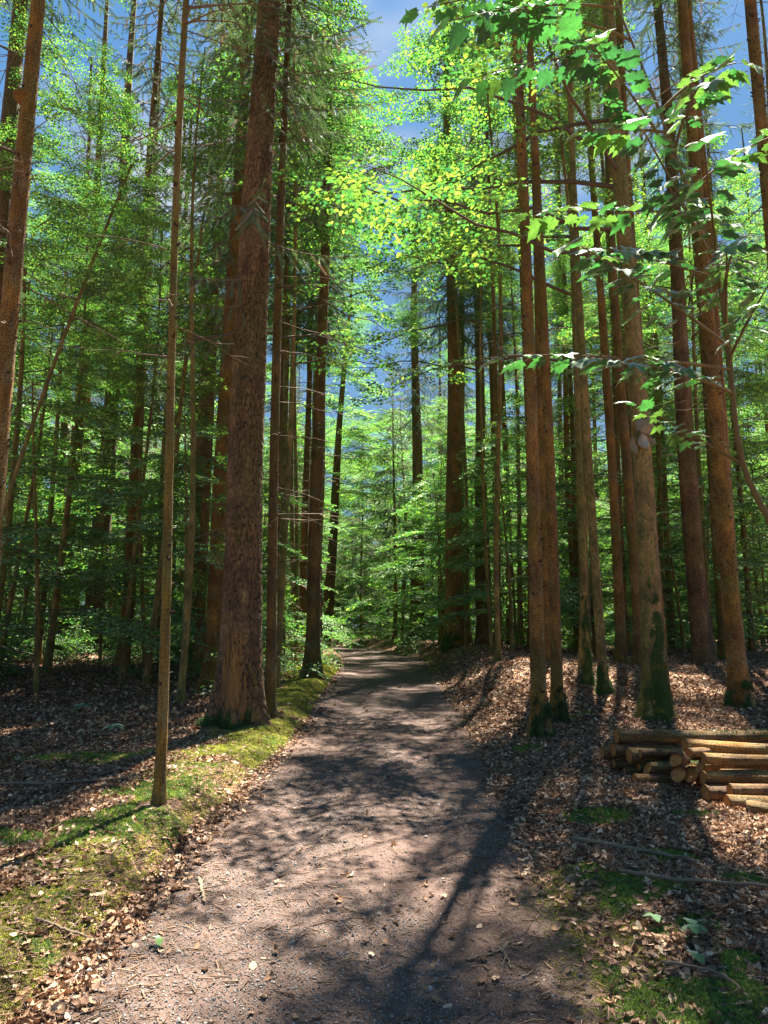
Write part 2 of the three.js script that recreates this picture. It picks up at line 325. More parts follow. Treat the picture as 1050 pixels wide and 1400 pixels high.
// dead lower branches of a spruce: bare, forked a little
function deadBranches(w, sh, R, h0, h1, n, len) {
  for (let i = 0; i < n; i++) {
    const h = R.r(h0, h1), q = R() * 6.3, [x, z] = sh.axis(h), r = sh.core(h), c = Math.cos(q), s = Math.sin(q), l = R.r(len[0], len[1]), pts = [], dr = R.r(-0.3, 0.15), bw = R.s(0.25);
    for (let k = 0; k <= 4; k++) { const t = k / 4, a = q + bw * t; pts.push(V(x + Math.cos(a) * (r * 0.8 + l * t), h + dr * l * t - 0.12 * l * t * t + R.s(0.02) * l, z + Math.sin(a) * (r * 0.8 + l * t))); }
    const th = R.r(0.006, 0.011);
    w.tube(pts, th, th * 0.3, 3);
    const m = Math.floor(l * 5);
    for (let j = 0; j < m; j++) { const k = 1 + Math.floor(R() * 3), o = pts[k], e = l * R.r(0.12, 0.3), a = q + R.r(0.6, 1.2) * (R() < 0.5 ? -1 : 1); w.tube([o, V(o.x + Math.cos(a) * e * 0.5, o.y - e * 0.1 + R.s(0.02), o.z + Math.sin(a) * e * 0.5), V(o.x + Math.cos(a) * e, o.y - e * R.r(0.0, 0.4), o.z + Math.sin(a) * e)], th * 0.5, th * 0.2, 3); }
  }
}

// ---- foliage
const GREEN = { deep: [0.018, 0.115, 0.032], mid: [0.058, 0.20, 0.028], light: [0.16, 0.32, 0.03], yellow: [0.29, 0.41, 0.05] };
function leafTone(R, y = 0.12) { const t = R(); const c = t < 0.3 ? mixc(GREEN.deep, GREEN.mid, R()) : t < 1 - y ? mixc(GREEN.mid, GREEN.light, R()) : mixc(GREEN.light, GREEN.yellow, R()); const k = R.r(0.8, 1.15); return [c[0] * k, c[1] * k, c[2] * k]; }
const _a = V(), _b = V(), _c = V();
function addLeaf(S, o, dir, nrm, l, w, col, hi) {
  const side = _a.crossVectors(dir, nrm).normalize(), n = _b.crossVectors(side, dir).normalize(), fold = w * 0.22;
  const at = (u, v, k) => V(o.x + dir.x * u + side.x * v + n.x * k, o.y + dir.y * u + side.y * v + n.y * k, o.z + dir.z * u + side.z * v + n.z * k);
  const B = at(0, 0, 0), T = at(l, 0, -l * 0.12);
  if (hi) {
    const R1 = at(l * 0.28, w * 0.46, fold), R2 = at(l * 0.68, w * 0.40, fold * 0.6), L1 = at(l * 0.28, -w * 0.46, fold), L2 = at(l * 0.68, -w * 0.40, fold * 0.6);
    S.tri(B, R1, T, col); S.tri(R1, R2, T, col); S.tri(B, T, L1, col); S.tri(L1, T, L2, col);
  } else { const Rr = at(l * 0.45, w * 0.52, fold), Ll = at(l * 0.45, -w * 0.52, fold); S.tri(B, Rr, T, col); S.tri(B, T, Ll, col); }
}
function beechSpray(S, W, o, fwd, L, R, { size = 0.086, hi = false, yellow = 0.12, tilt = 0.2, step = 0.047, droop = 0.12 } = {}) {
  const f = fwd.clone().normalize(), up = V(0, 1, 0).addScaledVector(f, -f.y).normalize(); up.add(V(R.s(0.15), 0, R.s(0.15))).normalize();
  const side = V().crossVectors(f, up).normalize(), pt = (t) => V(o.x + f.x * L * t, o.y + f.y * L * t - droop * L * t * t, o.z + f.z * L * t);
  W.tube([pt(0), pt(0.5), pt(1)], 0.0035 + L * 0.002, 0.0015, 3);
  const place = (p, d, k) => { const dd = d.clone().multiplyScalar(0.55).addScaledVector(V().crossVectors(d, up), k * R.r(0.6, 1)).add(V(0, R.s(0.15), 0)).normalize(); const n = up.clone().add(V(R.s(tilt), R.s(0.1), R.s(tilt))).normalize(); const l = size * R.r(0.7, 1.2); addLeaf(S, p, dd, n, l, l * R.r(0.58, 0.72), leafTone(R, yellow), hi); };
  const n = Math.max(2, Math.floor(L / 0.085)); let flip = R() < 0.5 ? 1 : -1;
  for (let i = 0; i < n; i++) {
    const t = (i + 0.6) / (n + 0.3), q = pt(t), l = (0.46 * L * (1 - t) + 0.12) * R.r(0.7, 1.15); flip = -flip;
    const d = f.clone().multiplyScalar(0.65).addScaledVector(side, 0.75 * flip).add(V(0, R.s(0.12), 0)).normalize();
    if (l > 0.18) W.tube([q, q.clone().addScaledVector(d, l)], 0.002, 0.001, 3);
    for (let s = step * 0.8, k = 1; s < l; s += step, k = -k) place(q.clone().addScaledVector(d, s).add(V(0, -0.1 * s, 0)), d, k);
    place(q.clone().addScaledVector(d, l), d, 0.1); if (t > 0.3) place(q, f, -flip);
  }
  place(pt(1), f, 0.1);
}
function limbPts(o, az, L, rise0, R, n = 5, sag = 0.25) { const pts = []; const bw = R.s(0.35); for (let k = 0; k <= n; k++) { const t = k / n, a = az + bw * t; pts.push(V(o.x + Math.cos(a) * L * t, o.y + rise0 * L * t - sag * L * t * t + R.s(0.025) * L * (k ? 1 : 0), o.z + Math.sin(a) * L * t)); } return pts; }
const along = (pts, t) => { const k = Math.min(pts.length - 2, Math.floor(t * (pts.length - 1))), f = t * (pts.length - 1) - k; return pts[k].clone().lerp(pts[k + 1], f); };
const tangent = (pts, t) => { const k = Math.min(pts.length - 2, Math.floor(t * (pts.length - 1))); return pts[k + 1].clone().sub(pts[k]).normalize(); };
// a leafy limb: sprays along its outer part
function leafyLimb(S, W, o, az, L, R, opt = {}) {
  const pts = limbPts(o, az, L, opt.rise ?? 0.3, R, 5, opt.sag ?? 0.25); W.tube(pts, opt.r ?? 0.004 + L * 0.004, 0.002, 4);
  const n = Math.max(2, Math.round(L * (opt.per ?? 3.6)));
  for (let i = 0; i < n; i++) {
    const t = 0.28 + 0.72 * ((i + R() * 0.6) / n), p = along(pts, Math.min(0.99, t)), d = tangent(pts, Math.min(0.98, t)), sd = V(-d.z, 0, d.x).normalize().multiplyScalar(i % 2 ? 1 : -1);
    beechSpray(S, W, p, d.clone().multiplyScalar(0.7).addScaledVector(sd, R.r(0.5, 1)).add(V(0, R.r(-0.25, 0.15), 0)), (opt.spray ?? 0.75) * R.r(0.7, 1.25) * (1.15 - 0.4 * t), R, opt);
  }
  beechSpray(S, W, along(pts, 0.97), tangent(pts, 0.98), (opt.spray ?? 0.75) * R.r(0.8, 1.1), R, opt);
}
// crowns are built round a trunk axis, base at 0
function broadCrown(seed, H, rad, limbs, opt) {
  const R = rng(seed), S = new Soup(), W = new Wood();
  for (let i = 0; i < limbs; i++) {
    const t = (i + R() * 0.8) / limbs, h = H * t * 0.95, az = i * 2.4 + R.s(0.5), L = rad * (0.35 + 0.75 * Math.sin(Math.PI * (0.18 + 0.72 * t))) * R.r(0.75, 1.15);
    const o = V(0, h, 0), pts = limbPts(o, az, L, R.r(0.25, 0.6), R, 6, 0.25); W.tube(pts, 0.010 + L * 0.007, 0.004, 5);
    const m = Math.max(2, Math.round(L * (opt.sub ?? 1.45)));
    for (let k = 0; k < m; k++) { const u = 0.25 + 0.75 * (k + R() * 0.7) / m, q = along(pts, Math.min(u, 0.98)), a = az + (k % 2 ? 1 : -1) * R.r(0.4, 1.1); leafyLimb(S, W, q, a, R.r(0.6, 1.15) * (opt.subLen ?? 1.2), R, { ...opt, rise: R.r(-0.1, 0.35), r: 0.008 }); }
    leafyLimb(S, W, along(pts, 0.95), az, R.r(0.6, 1.1), R, { ...opt, rise: 0.1, r: 0.008 });
  }
  return [S.build(), W.build()];
}
function layeredCrown(seed, H, rad, limbs, opt) {   // understory beech: flat storeys of foliage
  const R = rng(seed), S = new Soup(), W = new Wood();
  for (let i = 0; i < limbs; i++) { const t = (i + R() * 0.7) / limbs; leafyLimb(S, W, V(0, H * t, 0), i * 2.4 + R.s(0.6), rad * (1.1 - 0.65 * t) * R.r(0.65, 1.15), R, { rise: R.r(0.1, 0.45), sag: 0.35, ...opt }); }
  beechSpray(S, W, V(0, H * 0.97, 0), V(0.3, 0.8, 0.1), 0.5, R, opt);
  return [S.build(), W.build()];
}
const needleTone = (R) => { const c = mixc([0.040, 0.078, 0.026], [0.085, 0.135, 0.045], R()), k = R.r(0.8, 1.2); return R() < 0.06 ? [0.12, 0.085, 0.05] : [c[0] * k, c[1] * k, c[2] * k]; };
function needleTwig(S, o, d, l, R, col) {
  const sd = V().crossVectors(d, V(R.s(1), 1, R.s(1))).normalize(), st = 0.026;
  for (let s = 0; s < l; s += st) {
    const p = o.clone().addScaledVector(d, s), w = 0.030 * (1 - 0.5 * s / l) + 0.006, q = p.clone().addScaledVector(d, st * 0.8);
    for (const k of [-1, 1]) S.tri(p, q, V(p.x + d.x * 0.026 + sd.x * k * w, p.y + d.y * 0.026 + sd.y * k * w - 0.004, p.z + d.z * 0.026 + sd.z * k * w), col);
  }
}
function spruceBranch(S, W, o, az, L, R, { droop = 0.35, hang = 0.7, dense = 1 } = {}) {
  const pts = []; const bw = R.s(0.2);
  for (let k = 0; k <= 5; k++) { const t = k / 5, a = az + bw * t; pts.push(V(o.x + Math.cos(a) * L * t, o.y - droop * L * t + 0.28 * L * t * t, o.z + Math.sin(a) * L * t)); }
  W.tube(pts, 0.007 + L * 0.005, 0.003, 3);
  const n = Math.floor((L / 0.085) * dense);
  for (let i = 0; i < n; i++) {
    const t = 0.14 + 0.84 * (i + R()) / n, p = along(pts, t), d = tangent(pts, t), k = i % 2 ? 1 : -1, sd = V(-d.z, 0, d.x).normalize();
    const dd = d.clone().multiplyScalar(R.r(0.35, 0.7)).addScaledVector(sd, k * R.r(0.3, 0.8)).add(V(0, -hang * R.r(0.4, 1.1), 0)).normalize(), l = clamp((0.46 * L * (1.1 - t)) * R.r(0.5, 1), 0.10, 0.5), col = needleTone(R);
    needleTwig(S, p, dd, l, R, col);
    if (l > 0.22) needleTwig(S, p.clone().addScaledVector(dd, l * 0.35), dd.clone().add(V(R.s(0.5), -0.25, R.s(0.5))).normalize(), l * 0.6, R, col);
  }
  needleTwig(S, pts[4], tangent(pts, 0.95), L * 0.25 + 0.1, R, needleTone(R));
}
function spruceCrown(seed, H, rad, gap, per, opt) {
  const R = rng(seed), S = new Soup(), W = new Wood();
  for (let h = 0; h < H; h += gap) { const t = h / H, L0 = rad * (t < 0.12 ? 0.65 + 2.9 * t : 1.0) * Math.pow(1 - t, 0.75) + 0.12; for (let k = 0; k < per; k++) spruceBranch(S, W, V(0, h + R.s(gap * 0.4), 0), (k / per) * 6.283 + h * 1.9 + R.s(0.4), L0 * R.r(0.6, 1.15), R, { droop: lerp(0.5, -0.15, t), ...opt }); }
  return [S.build(), W.build()];
}

// ------------------------------------------------------------------ ground and path
function gridGeo(xs, ds, yAt, uvs, colorAt) {
  const p = [], t = [], c = [], ix = [], w = xs.length;
  for (const d of ds) for (let i = 0; i < w; i++) { const x = typeof xs[i] === 'function' ? xs[i](d) : xs[i], y = yAt(x, d, i); p.push(x, y, -d); t.push(x / uvs, d / uvs); c.push(...colorAt(x, d)); }
  for (let j = 0; j < ds.length - 1; j++) for (let i = 0; i < w - 1; i++) { const a = j * w + i; ix.push(a, a + 1, a + w, a + 1, a + w + 1, a + w); }
  const g = new THREE.BufferGeometry(); g.setAttribute('position', new THREE.Float32BufferAttribute(p, 3)); g.setAttribute('uv', new THREE.Float32BufferAttribute(t, 2)); g.setAttribute('color', new THREE.Float32BufferAttribute(c, 3)); g.setIndex(ix); g.computeVertexNormals(); return g;
}
const ds = []; for (let d = -16; d < 2.4; d += 0.5) ds.push(d); for (let d = 2.4; d < 170; d += Math.max(0.05, 0.016 * d)) ds.push(d);
const xs = []; for (let i = 0; i <= 320; i++) xs.push((130 * Math.sinh((i / 160 - 1) * 5.6)) / Math.sinh(5.6));
structure('forest_floor', gridGeo(xs, ds, (x, d) => { const [, e] = sideOf(x, -d); return groundY(x, -d) - 0.035 * sstep(-0.02, -0.14, e); }, 2.2, (x, d) => {
  const n = fbm(x * 0.8 + 3, d * 0.8, 4), m = fbm(x * 2.1, d * 2.1 + 8, 3), k = 0.7 + 0.55 * n; return [k, k * lerp(0.92, 1.0, m), k * lerp(0.8, 0.98, m)];
}), M.floor);
const trackD = []; for (let d = -3; d < 55; d += Math.max(0.05, 0.014 * Math.abs(d))) trackD.push(d);
const trackX = []; for (let i = 0; i <= 48; i++) trackX.push((d) => pathCentre(d) + (i / 24 - 1) * (pathHalf(d) + 0.16));
structure('path', gridGeo(trackX, trackD, (x, d, i) => { const s = Math.abs(i / 24 - 1), h = pathHalf(d); return groundY(x, -d) + 0.010 - 0.045 * sstep(h - 0.1, h + 0.16, s * (h + 0.16) + 0.2 * (fbm(x * 4, d * 4, 2) - 0.5)); }, 1.5, (x, d) => {
  const s = x - pathCentre(d), g = sstep(0.35, 0.62, fbm(x * 1.3 + 2, d * 0.9 + 5, 4) + 0.25 * Math.exp(-((s / 0.55) ** 2)) - 0.10), m = fbm(x * 3.2, d * 3.2, 3);
  return mixc([0.62, 0.60, 0.59], [0.66, 0.68, 0.69], g).map((k) => k * (0.75 + 0.5 * m));
}), M.track);

// ------------------------------------------------------------------ shared crowns
const SC = [spruceCrown(101, 11, 2.0, 0.45, 6, {}), spruceCrown(102, 12, 1.8, 0.44, 6, { hang: 0.9 }), spruceCrown(103, 10, 2.2, 0.48, 6, { hang: 0.6 })];
const SY = [spruceCrown(111, 4.6, 1.25, 0.26, 6, { hang: 0.8, dense: 1.2 }), spruceCrown(112, 6.0, 1.5, 0.30, 6, { hang: 0.9, dense: 1.1 })];
const BC = [broadCrown(201, 9, 3.6, 18, { yellow: 0.14, size: 0.085 }), broadCrown(202, 8, 3.9, 16, { yellow: 0.2, size: 0.088 }), broadCrown(203, 10, 3.2, 20, { yellow: 0.1 })];
const UC = [layeredCrown(301, 4.6, 2.0, 23, { hi: true }), layeredCrown(302, 5.4, 1.8, 26, { hi: true, yellow: 0.2 }), layeredCrown(303, 3.4, 1.7, 18, { hi: true, spray: 0.65 }), layeredCrown(304, 6.4, 2.2, 30, { hi: true, yellow: 0.06 })];
const LC = [layeredCrown(401, 0.62, 0.60, 6, { spray: 0.34, size: 0.062, hi: true, yellow: 0.04 }), layeredCrown(402, 0.42, 0.45, 5, { spray: 0.30, size: 0.058, hi: true, yellow: 0.02 }), layeredCrown(403, 1.05, 0.75, 8, { spray: 0.45, size: 0.066, hi: true, yellow: 0.08 })];

function addCrown(t, crown, at, turn, s, needle, sy = s) {
  const c = part('crown', crown[0], needle ? M.needle : M.leaf, t); part('branches', crown[1], needle ? M.deadTwig : M.twig, c).userData = { kind: 'stuff' };
  c.position.copy(at); c.rotation.y = turn; c.scale.set(s, sy, s);
}
// one tree: trunk, knots, dead branches and a crown
function tree(o) {
  const { name = 'spruce_tree', label, x, d, dia, height = 20, mat = [M.spruce, M.spruceBrown, M.spruce, M.spruceOlive, M.spruceBrown][o.seed % 5], seed, group, crown, crownAt, crownScale = 1, crownTall, needle = true, dead, knot, relief } = o;
  const t = thing(name, label, 'tree', P3(x, d), group), sh = trunkShape(seed, height, dia, o), R = rng(seed * 7 + 1), near = d < 16;
  const amp = relief ?? 0.004, [uw, vh] = [0.5, 1.0];
  part('trunk', trunkGeo({ height, axis: sh.axis, radius: sh.radius, rings: near ? 130 : 46, sides: near ? 36 : 18, uv: [uw, vh], power: near ? 1.25 : 1.15, relief: near ? (u, v) => amp * (sampleField(spruceH, 512, 1024, u, v) - 0.5) * 2 : null }), mat, t);
  if (knot) { const w = new Wood(); knots(w, sh, R, ...knot); part('branch_stubs', w.build(), M.knot, t).userData = { kind: 'stuff' }; }
  if (dead) { const w = new Wood(); deadBranches(w, sh, R, ...dead); part('dead_branches', w.build(), M.deadTwig, t).userData = { kind: 'stuff' }; }
  if (crown) { const [ax, az] = sh.axis(crownAt); addCrown(t, crown, V(ax, crownAt, az), R() * 6.3, crownScale, needle, crownTall ?? crownScale); }
  return [t, sh];
}
// a patch of moss lying on a trunk
function trunkMoss(t, sh, h0, h1, q0, spread, seed, thick = 0.012) {
  const R = rng(seed), p = [], ix = [], uv = [], rows = 60, cols = 30, ok = [];
  for (let j = 0; j <= rows; j++) for (let i = 0; i <= cols; i++) {
    const h = lerp(h0, h1, j / rows), q = q0 + lerp(-spread, spread, i / cols), [ax, az] = sh.axis(Math.max(0, h)), m = 1.1 * fbm(q * sh.dia * 6 + seed, h * 7, 4) - 0.33 - 0.32 * (j / rows) - 0.12 * Math.abs(i / cols * 2 - 1), r = sh.radius(h, q) + thick * clamp(m * 8 + 0.2, -0.8, 1) + 0.006 * (hash2(i * 7 + j * 131, seed) - 0.3);
    p.push(ax + Math.cos(q) * r, h, az + Math.sin(q) * r); uv.push(q * sh.dia * 2, h * 2); ok.push(m);
  }
  for (let j = 0; j < rows; j++) for (let i = 0; i < cols; i++) { const a = j * (cols + 1) + i; if (Math.max(ok[a], ok[a + 1], ok[a + cols + 1]) > -0.08) ix.push(a, a + cols + 1, a + 1, a + 1, a + cols + 1, a + cols + 2); }
  const g = new THREE.BufferGeometry(); g.setAttribute('position', new THREE.Float32BufferAttribute(p, 3)); g.setAttribute('uv', new THREE.Float32BufferAttribute(uv, 2)); g.setIndex(ix); g.computeVertexNormals();
  const S = new Soup();
  for (let k = 0; k < 26 * ix.length / 3; k++) {
    const a = ix[3 * Math.floor(R() * ix.length / 3)]; if (ok[a] < -0.06 || S.p.length > 60000) continue;
    const o = V(p[a * 3] + R.s(0.012), p[a * 3 + 1] + R.s(0.02), p[a * 3 + 2] + R.s(0.012)), [ax, az] = sh.axis(Math.max(0, o.y)), n = V(o.x - ax, 0, o.z - az).normalize(), l = R.r(0.008, 0.02), w = 0.004, b = V(R.s(1), R.s(1), R.s(1)).multiplyScalar(w);
    S.tri(o.clone().add(b), o.clone().sub(b), o.clone().addScaledVector(n, l).add(V(R.s(0.01), R.r(-0.004, 0.012), R.s(0.01))), mixc([0.025, 0.055, 0.012], [0.075, 0.12, 0.02], R()));
  }
  const sheet = part('moss_patch', g, M.moss, t);
  if (S.p.length) { const f = part('moss_blades', S.build(), M.needle, sheet); f.userData = { kind: 'stuff' }; }
  return sheet;
}

// ------------------------------------------------------------------ the thick plated pine beside the path
const spots = [];                                    // occupied places, for the trees set out further down
{
  const x = -1.68, d = 8.85, t = thing('pine_tree', 'thickest trunk beside the path, plated brown bark with a bare ochre patch near its foot', 'tree', P3(x, d));
  const sh = trunkShape(77, 22, 0.49, { lean: [0.014, 0], sway: 0.05, flare: 0.55, taper: 0.88, lobes: 5 });
  part('trunk', trunkGeo({ height: 22, axis: sh.axis, radius: sh.radius, rings: 800, sides: 150, uv: [0.8, 1.6], fine: 10, relief: (u, v, h) => 0.020 * (sampleField(pineH, PW, PH, u, v) - 0.6) }), M.pine, t);
  // bare wood where the bark has come away
  const p = [], ix = [], uv = [], ok = [], rows = 90, cols = 44;
  for (let j = 0; j <= rows; j++) for (let i = 0; i <= cols; i++) {
    const h = lerp(-0.02, 1.05, j / rows), q = Math.PI * 0.5 + 0.22 + lerp(-0.75, 0.55, i / cols), [ax, az] = sh.axis(Math.max(0, h)), v = j / rows, u = i / cols;
    const m = 0.42 - Math.hypot((u - 0.5) * 0.9, (v - 0.45) * 0.8) + 1.1 * (fbm(u * 18, v * 6, 4) - 0.52), r = sh.radius(h, q) + 0.013 + 0.022 * (fbm(u * 26, v * 5, 3) - 0.5);
    p.push(ax + Math.cos(q) * r, h, az + Math.sin(q) * r); uv.push(u * 0.8, v * 0.9); ok.push(m);
  }
  for (let j = 0; j < rows; j++) for (let i = 0; i < cols; i++) { const a = j * (cols + 1) + i; if (ok[a] > 0 && ok[a + 1] > 0 && ok[a + cols + 1] > 0) ix.push(a, a + cols + 1, a + 1, a + 1, a + cols + 1, a + cols + 2); }
  const g = new THREE.BufferGeometry(); g.setAttribute('position', new THREE.Float32BufferAttribute(p, 3)); g.setAttribute('uv', new THREE.Float32BufferAttribute(uv, 2)); g.setIndex(ix); g.computeVertexNormals();
  const bw = part('bare_wood', g, M.bare, t); bw.userData = { label: 'ochre bare wood patch low on the trunk' };
  addCrown(t, SC[2], V(...[sh.axis(10)[0], 10, sh.axis(10)[1]]), 1.1, 1.15, true);
  // green spruce-like branches hanging in front of the upper trunk
  const S = new Soup(), W = new Wood(), R = rng(771);
  for (let k = 0; k < 15; k++) { const h = R.r(4.6, 9.5), a = sh.axis(h); spruceBranch(S, W, V(a[0], h, a[1]), R.r(0.1, 3.0), R.r(0.7, 1.6), R, { droop: 0.6, hang: 1.1, dense: 1.1 }); }
  part('hanging_foliage', S.build(), M.needle, t); part('branches', W.build(), M.deadTwig, t);
  trunkMoss(t, sh, -0.05, 0.22, 2.0, 1.1, 5, 0.03);
  spots.push([x, d, 1.2]);
}

const overhangLater = [];
// ------------------------------------------------------------------ trees that stand out along the path
function put(o) { spots.push([o.x, o.d, o.clear ?? 0.9]); return tree(o); }
const dead1 = [2.2, 9, 34, [0.3, 1.1]], knots1 = [0.3, 8, 90];
{
  const [t, sh] = put({ label: 'orange-brown spruce trunk with a round burl high on the stem, left edge', mat: M.spruce, x: -3.6, d: 6.75, dia: 0.20, height: 19, seed: 11, taper: 0.8, knot: [0.5, 9, 90], dead: [3.4, 9, 26, [0.4, 1.5]], crown: SC[1], crownAt: 10.5 });
  const g = new THREE.IcosahedronGeometry(0.105, 5), p = g.attributes.position; for (let i = 0; i < p.count; i++) { const k = 1 + 0.35 * (fbm(p.getX(i) * 9 + 4, p.getY(i) * 9 + p.getZ(i) * 7, 3) - 0.5); p.setXYZ(i, p.getX(i) * k, p.getY(i) * k * 0.75, p.getZ(i) * k); } g.computeVertexNormals();
  const b = part('burl', g, M.spruce, t), a = sh.axis(6.55); b.position.set(a[0] - 0.035, 6.55, a[1] + 0.02);
  t.userData.label = 'orange-brown spruce trunk with a round burl high on its stem';
}
put({ label: 'slender pale yellow-brown spruce stem rising from the mossy path edge', x: -1.56, d: 5.4, dia: 0.072, height: 13, seed: 12, sway: 0.06, lean: [0.004, 0], taper: 0.75, flare: 0.50, knot: [0.4, 7, 46, [0.012, 0.04]], dead: [3.0, 7.5, 26, [0.25, 0.9]], mat: M.slim, crown: SY[1], crownAt: 7.2, crownTall: 1.0, clear: 0.6 });
put({ name: 'spruce_tree', label: 'reddish spruce trunk close behind the thick plated pine', x: -2.85, d: 12.6, dia: 0.33, height: 21, seed: 13, lean: [0.012, 0], mat: M.spruce, knot: [1, 9, 40], dead: dead1, crown: SC[0], crownAt: 8.0, crownScale: 0.85, crownTall: 1.15 });
put({ label: 'thin dark brown spruce pole touching the right side of the thick pine', x: -1.38, d: 9.25, dia: 0.135, height: 14, seed: 14, lean: [0.004, 0], taper: 0.55, flare: 0.60, knot: [0.5, 8, 60, [0.01, 0.035]], dead: [2.2, 8, 34, [0.3, 1.3]], mat: M.spruceBrown, crown: SY[0], crownAt: 8.0, clear: 0.5 });
put({ name: 'young_tree', label: 'thin dark leaning sapling stem rising out of the leaf litter', x: -4.1, d: 13.0, dia: 0.12, height: 9, seed: 15, lean: [0.095, 0.02], taper: 0.6, flare: 0.25, mat: M.beech, needle: false, crown: UC[1], crownAt: 5.0, crownScale: 0.6, sway: 0.08 });
put({ label: 'brown spruce with a flared mossy foot on the left path edge', x: -1.38, d: 14.6, dia: 0.29, height: 21, seed: 16, lean: [0.006, 0], flare: 0.75, knot: [1, 9, 50], dead: [2.0, 10, 60, [0.3, 1.3]], crown: SC[1], crownAt: 9.5 });
put({ mat: M.spruce, label: 'bright orange spruce trunk behind the flared spruce, left of the path', x: -2.5, d: 23.0, dia: 0.27, height: 20, seed: 17, dead: dead1, crown: SC[0], crownAt: 10 });
put({ label: 'dark slim spruce trunk showing beside the flared spruce at the path edge', x: -1.75, d: 20.5, dia: 0.15, height: 17, seed: 18, mat: M.spruceBrown, dead: dead1, crown: SY[1], crownAt: 9 });
put({ name: 'old_tree', label: 'dark tree leaning right at the bend of the path', x: -2.6, d: 33, dia: 0.52, height: 18, seed: 19, lean: [0.06, 0], mat: M.pine, needle: false, crown: UC[1], crownAt: 6.0, crownScale: 1.5, flare: 0.3 });
put({ label: 'very dark thick spruce with wide root flare among low green plants', x: -8.0, d: 20.6, dia: 0.56, height: 23, seed: 20, flare: 0.9, mat: M.pine, dead: dead1, crown: SC[2], crownAt: 8.8, crownScale: 0.85 });
put({ label: 'reddish spruce trunk right beside the dark root-flared spruce', x: -7.6, d: 22.2, dia: 0.42, height: 23, seed: 21, dead: dead1, crown: SC[0], crownAt: 7.6, crownScale: 0.85 });
put({ label: 'brown spruce trunk half veiled by layered beech leaves', x: -8.6, d: 20.0, dia: 0.40, height: 22, seed: 22, dead: dead1, crown: SC[1], crownAt: 8.2, crownScale: 0.85 });
put({ label: 'broad red-brown spruce trunk in a close group of three', x: -7.4, d: 25.5, dia: 0.40, height: 22, seed: 23, dead: dead1, crown: SC[1], crownAt: 8.8, crownScale: 0.85, group: 'close group of red-brown spruces' });
put({ label: 'broad red-brown spruce trunk in a close group of three', x: -6.8, d: 26.4, dia: 0.36, height: 22, seed: 24, dead: dead1, crown: SC[2], crownAt: 7.6, crownScale: 0.85, group: 'close group of red-brown spruces' });
put({ label: 'broad red-brown spruce trunk in a close group of three', x: -8.2, d: 27.3, dia: 0.38, height: 22, seed: 25, dead: dead1, crown: SC[0], crownAt: 8.2, crownScale: 0.85, group: 'close group of red-brown spruces' });
put({ label: 'dark straight spruce trunk leaning away left of the thick pine', x: -5.0, d: 19.5, dia: 0.40, height: 22, seed: 26, lean: [0.02, 0], mat: M.pine, dead: dead1, crown: SC[0], crownAt: 8.8, crownScale: 0.85 });
put({ label: 'second dark spruce trunk left of the thick pine, slightly thinner', x: -4.5, d: 20.5, dia: 0.32, height: 22, seed: 27, mat: M.pine, dead: dead1, crown: SC[1], crownAt: 7.6, crownScale: 0.85 });
{
  const bend = (h) => [0.24 * h + 0.004 * h * h, 0];
  put({ name: 'leaning_tree', label: 'dark curved stem leaning strongly right through beech leaves', x: -5.95, d: 10.2, dia: 0.078, height: 8, seed: 28, bend, sway: 0.05, taper: 0.6, mat: M.beech, needle: false, crown: UC[3], crownAt: 5.6, crownScale: 0.6 });
}
put({ label: 'dark red-brown trunk at the sky opening beside the burled spruce', x: -5.7, d: 10.2, dia: 0.36, height: 22, seed: 29, mat: M.pine, dead: [5, 10, 14, [0.4, 1.2]], crown: SC[0], crownAt: 11.5 });
put({ label: 'spruce with dense drooping foliage behind the curved leaning stem', x: -5.4, d: 15.6, dia: 0.26, height: 22, seed: 35, dead: dead1, crown: SC[1], crownAt: 8.6, crownScale: 1.15 });
put({ label: 'spruce with dense drooping foliage above the thin leaning sapling', x: -3.75, d: 15.2, dia: 0.2, height: 20, seed: 36, dead: dead1, crown: SC[0], crownAt: 9.2, crownScale: 1.0 });
put({ label: 'dark narrow spruce trunk between the thin pole and the flared spruce', x: -2.75, d: 19.4, dia: 0.2, height: 18, seed: 30, mat: M.beech, dead: [1.5, 9, 60, [0.4, 1.4]], crown: SY[1], crownAt: 9.5 });
put({ label: 'bare-branched thin spruce in dark shade right of the thick pine', x: -2.35, d: 16.2, dia: 0.14, height: 15, seed: 31, mat: M.spruceBrown, dead: [0.8, 9, 80, [0.4, 1.3]], crown: SY[0], crownAt: 9.5 });
// right of the path
{
  const [t, sh] = put({ label: 'stout orange spruce with mossy surface roots at the right path edge', x: 2.05, d: 21.6, dia: 0.56, height: 23, seed: 40, flare: 0.5, knot: [1, 9, 40], dead: dead1, crown: SC[2], crownAt: 9.5 });
  trunkMoss(t, sh, -0.1, 0.6, 2.4, 1.6, 40, 0.03);
}
put({ label: 'dark thick spruce trunk behind the bend right of the path', x: 1.4, d: 32, dia: 0.62, height: 23, seed: 41, mat: M.pine, dead: dead1, crown: SC[1], crownAt: 9 });
put({ label: 'very dark trunk just right of the stout orange spruce', x: 3.25, d: 24.5, dia: 0.46, height: 22, seed: 42, mat: M.pine, dead: dead1, crown: SC[0], crownAt: 11 });
put({ label: 'one of two slim dark poles behind the stout orange spruce', x: 4.1, d: 27, dia: 0.28, height: 21, seed: 43, mat: M.spruceBrown, dead: dead1, crown: SC[1], crownAt: 11, group: 'slim dark poles' });
put({ label: 'one of two slim dark poles behind the stout orange spruce', x: 4.6, d: 27.5, dia: 0.26, height: 21, seed: 44, mat: M.spruceBrown, dead: dead1, crown: SC[2], crownAt: 11, group: 'slim dark poles' });
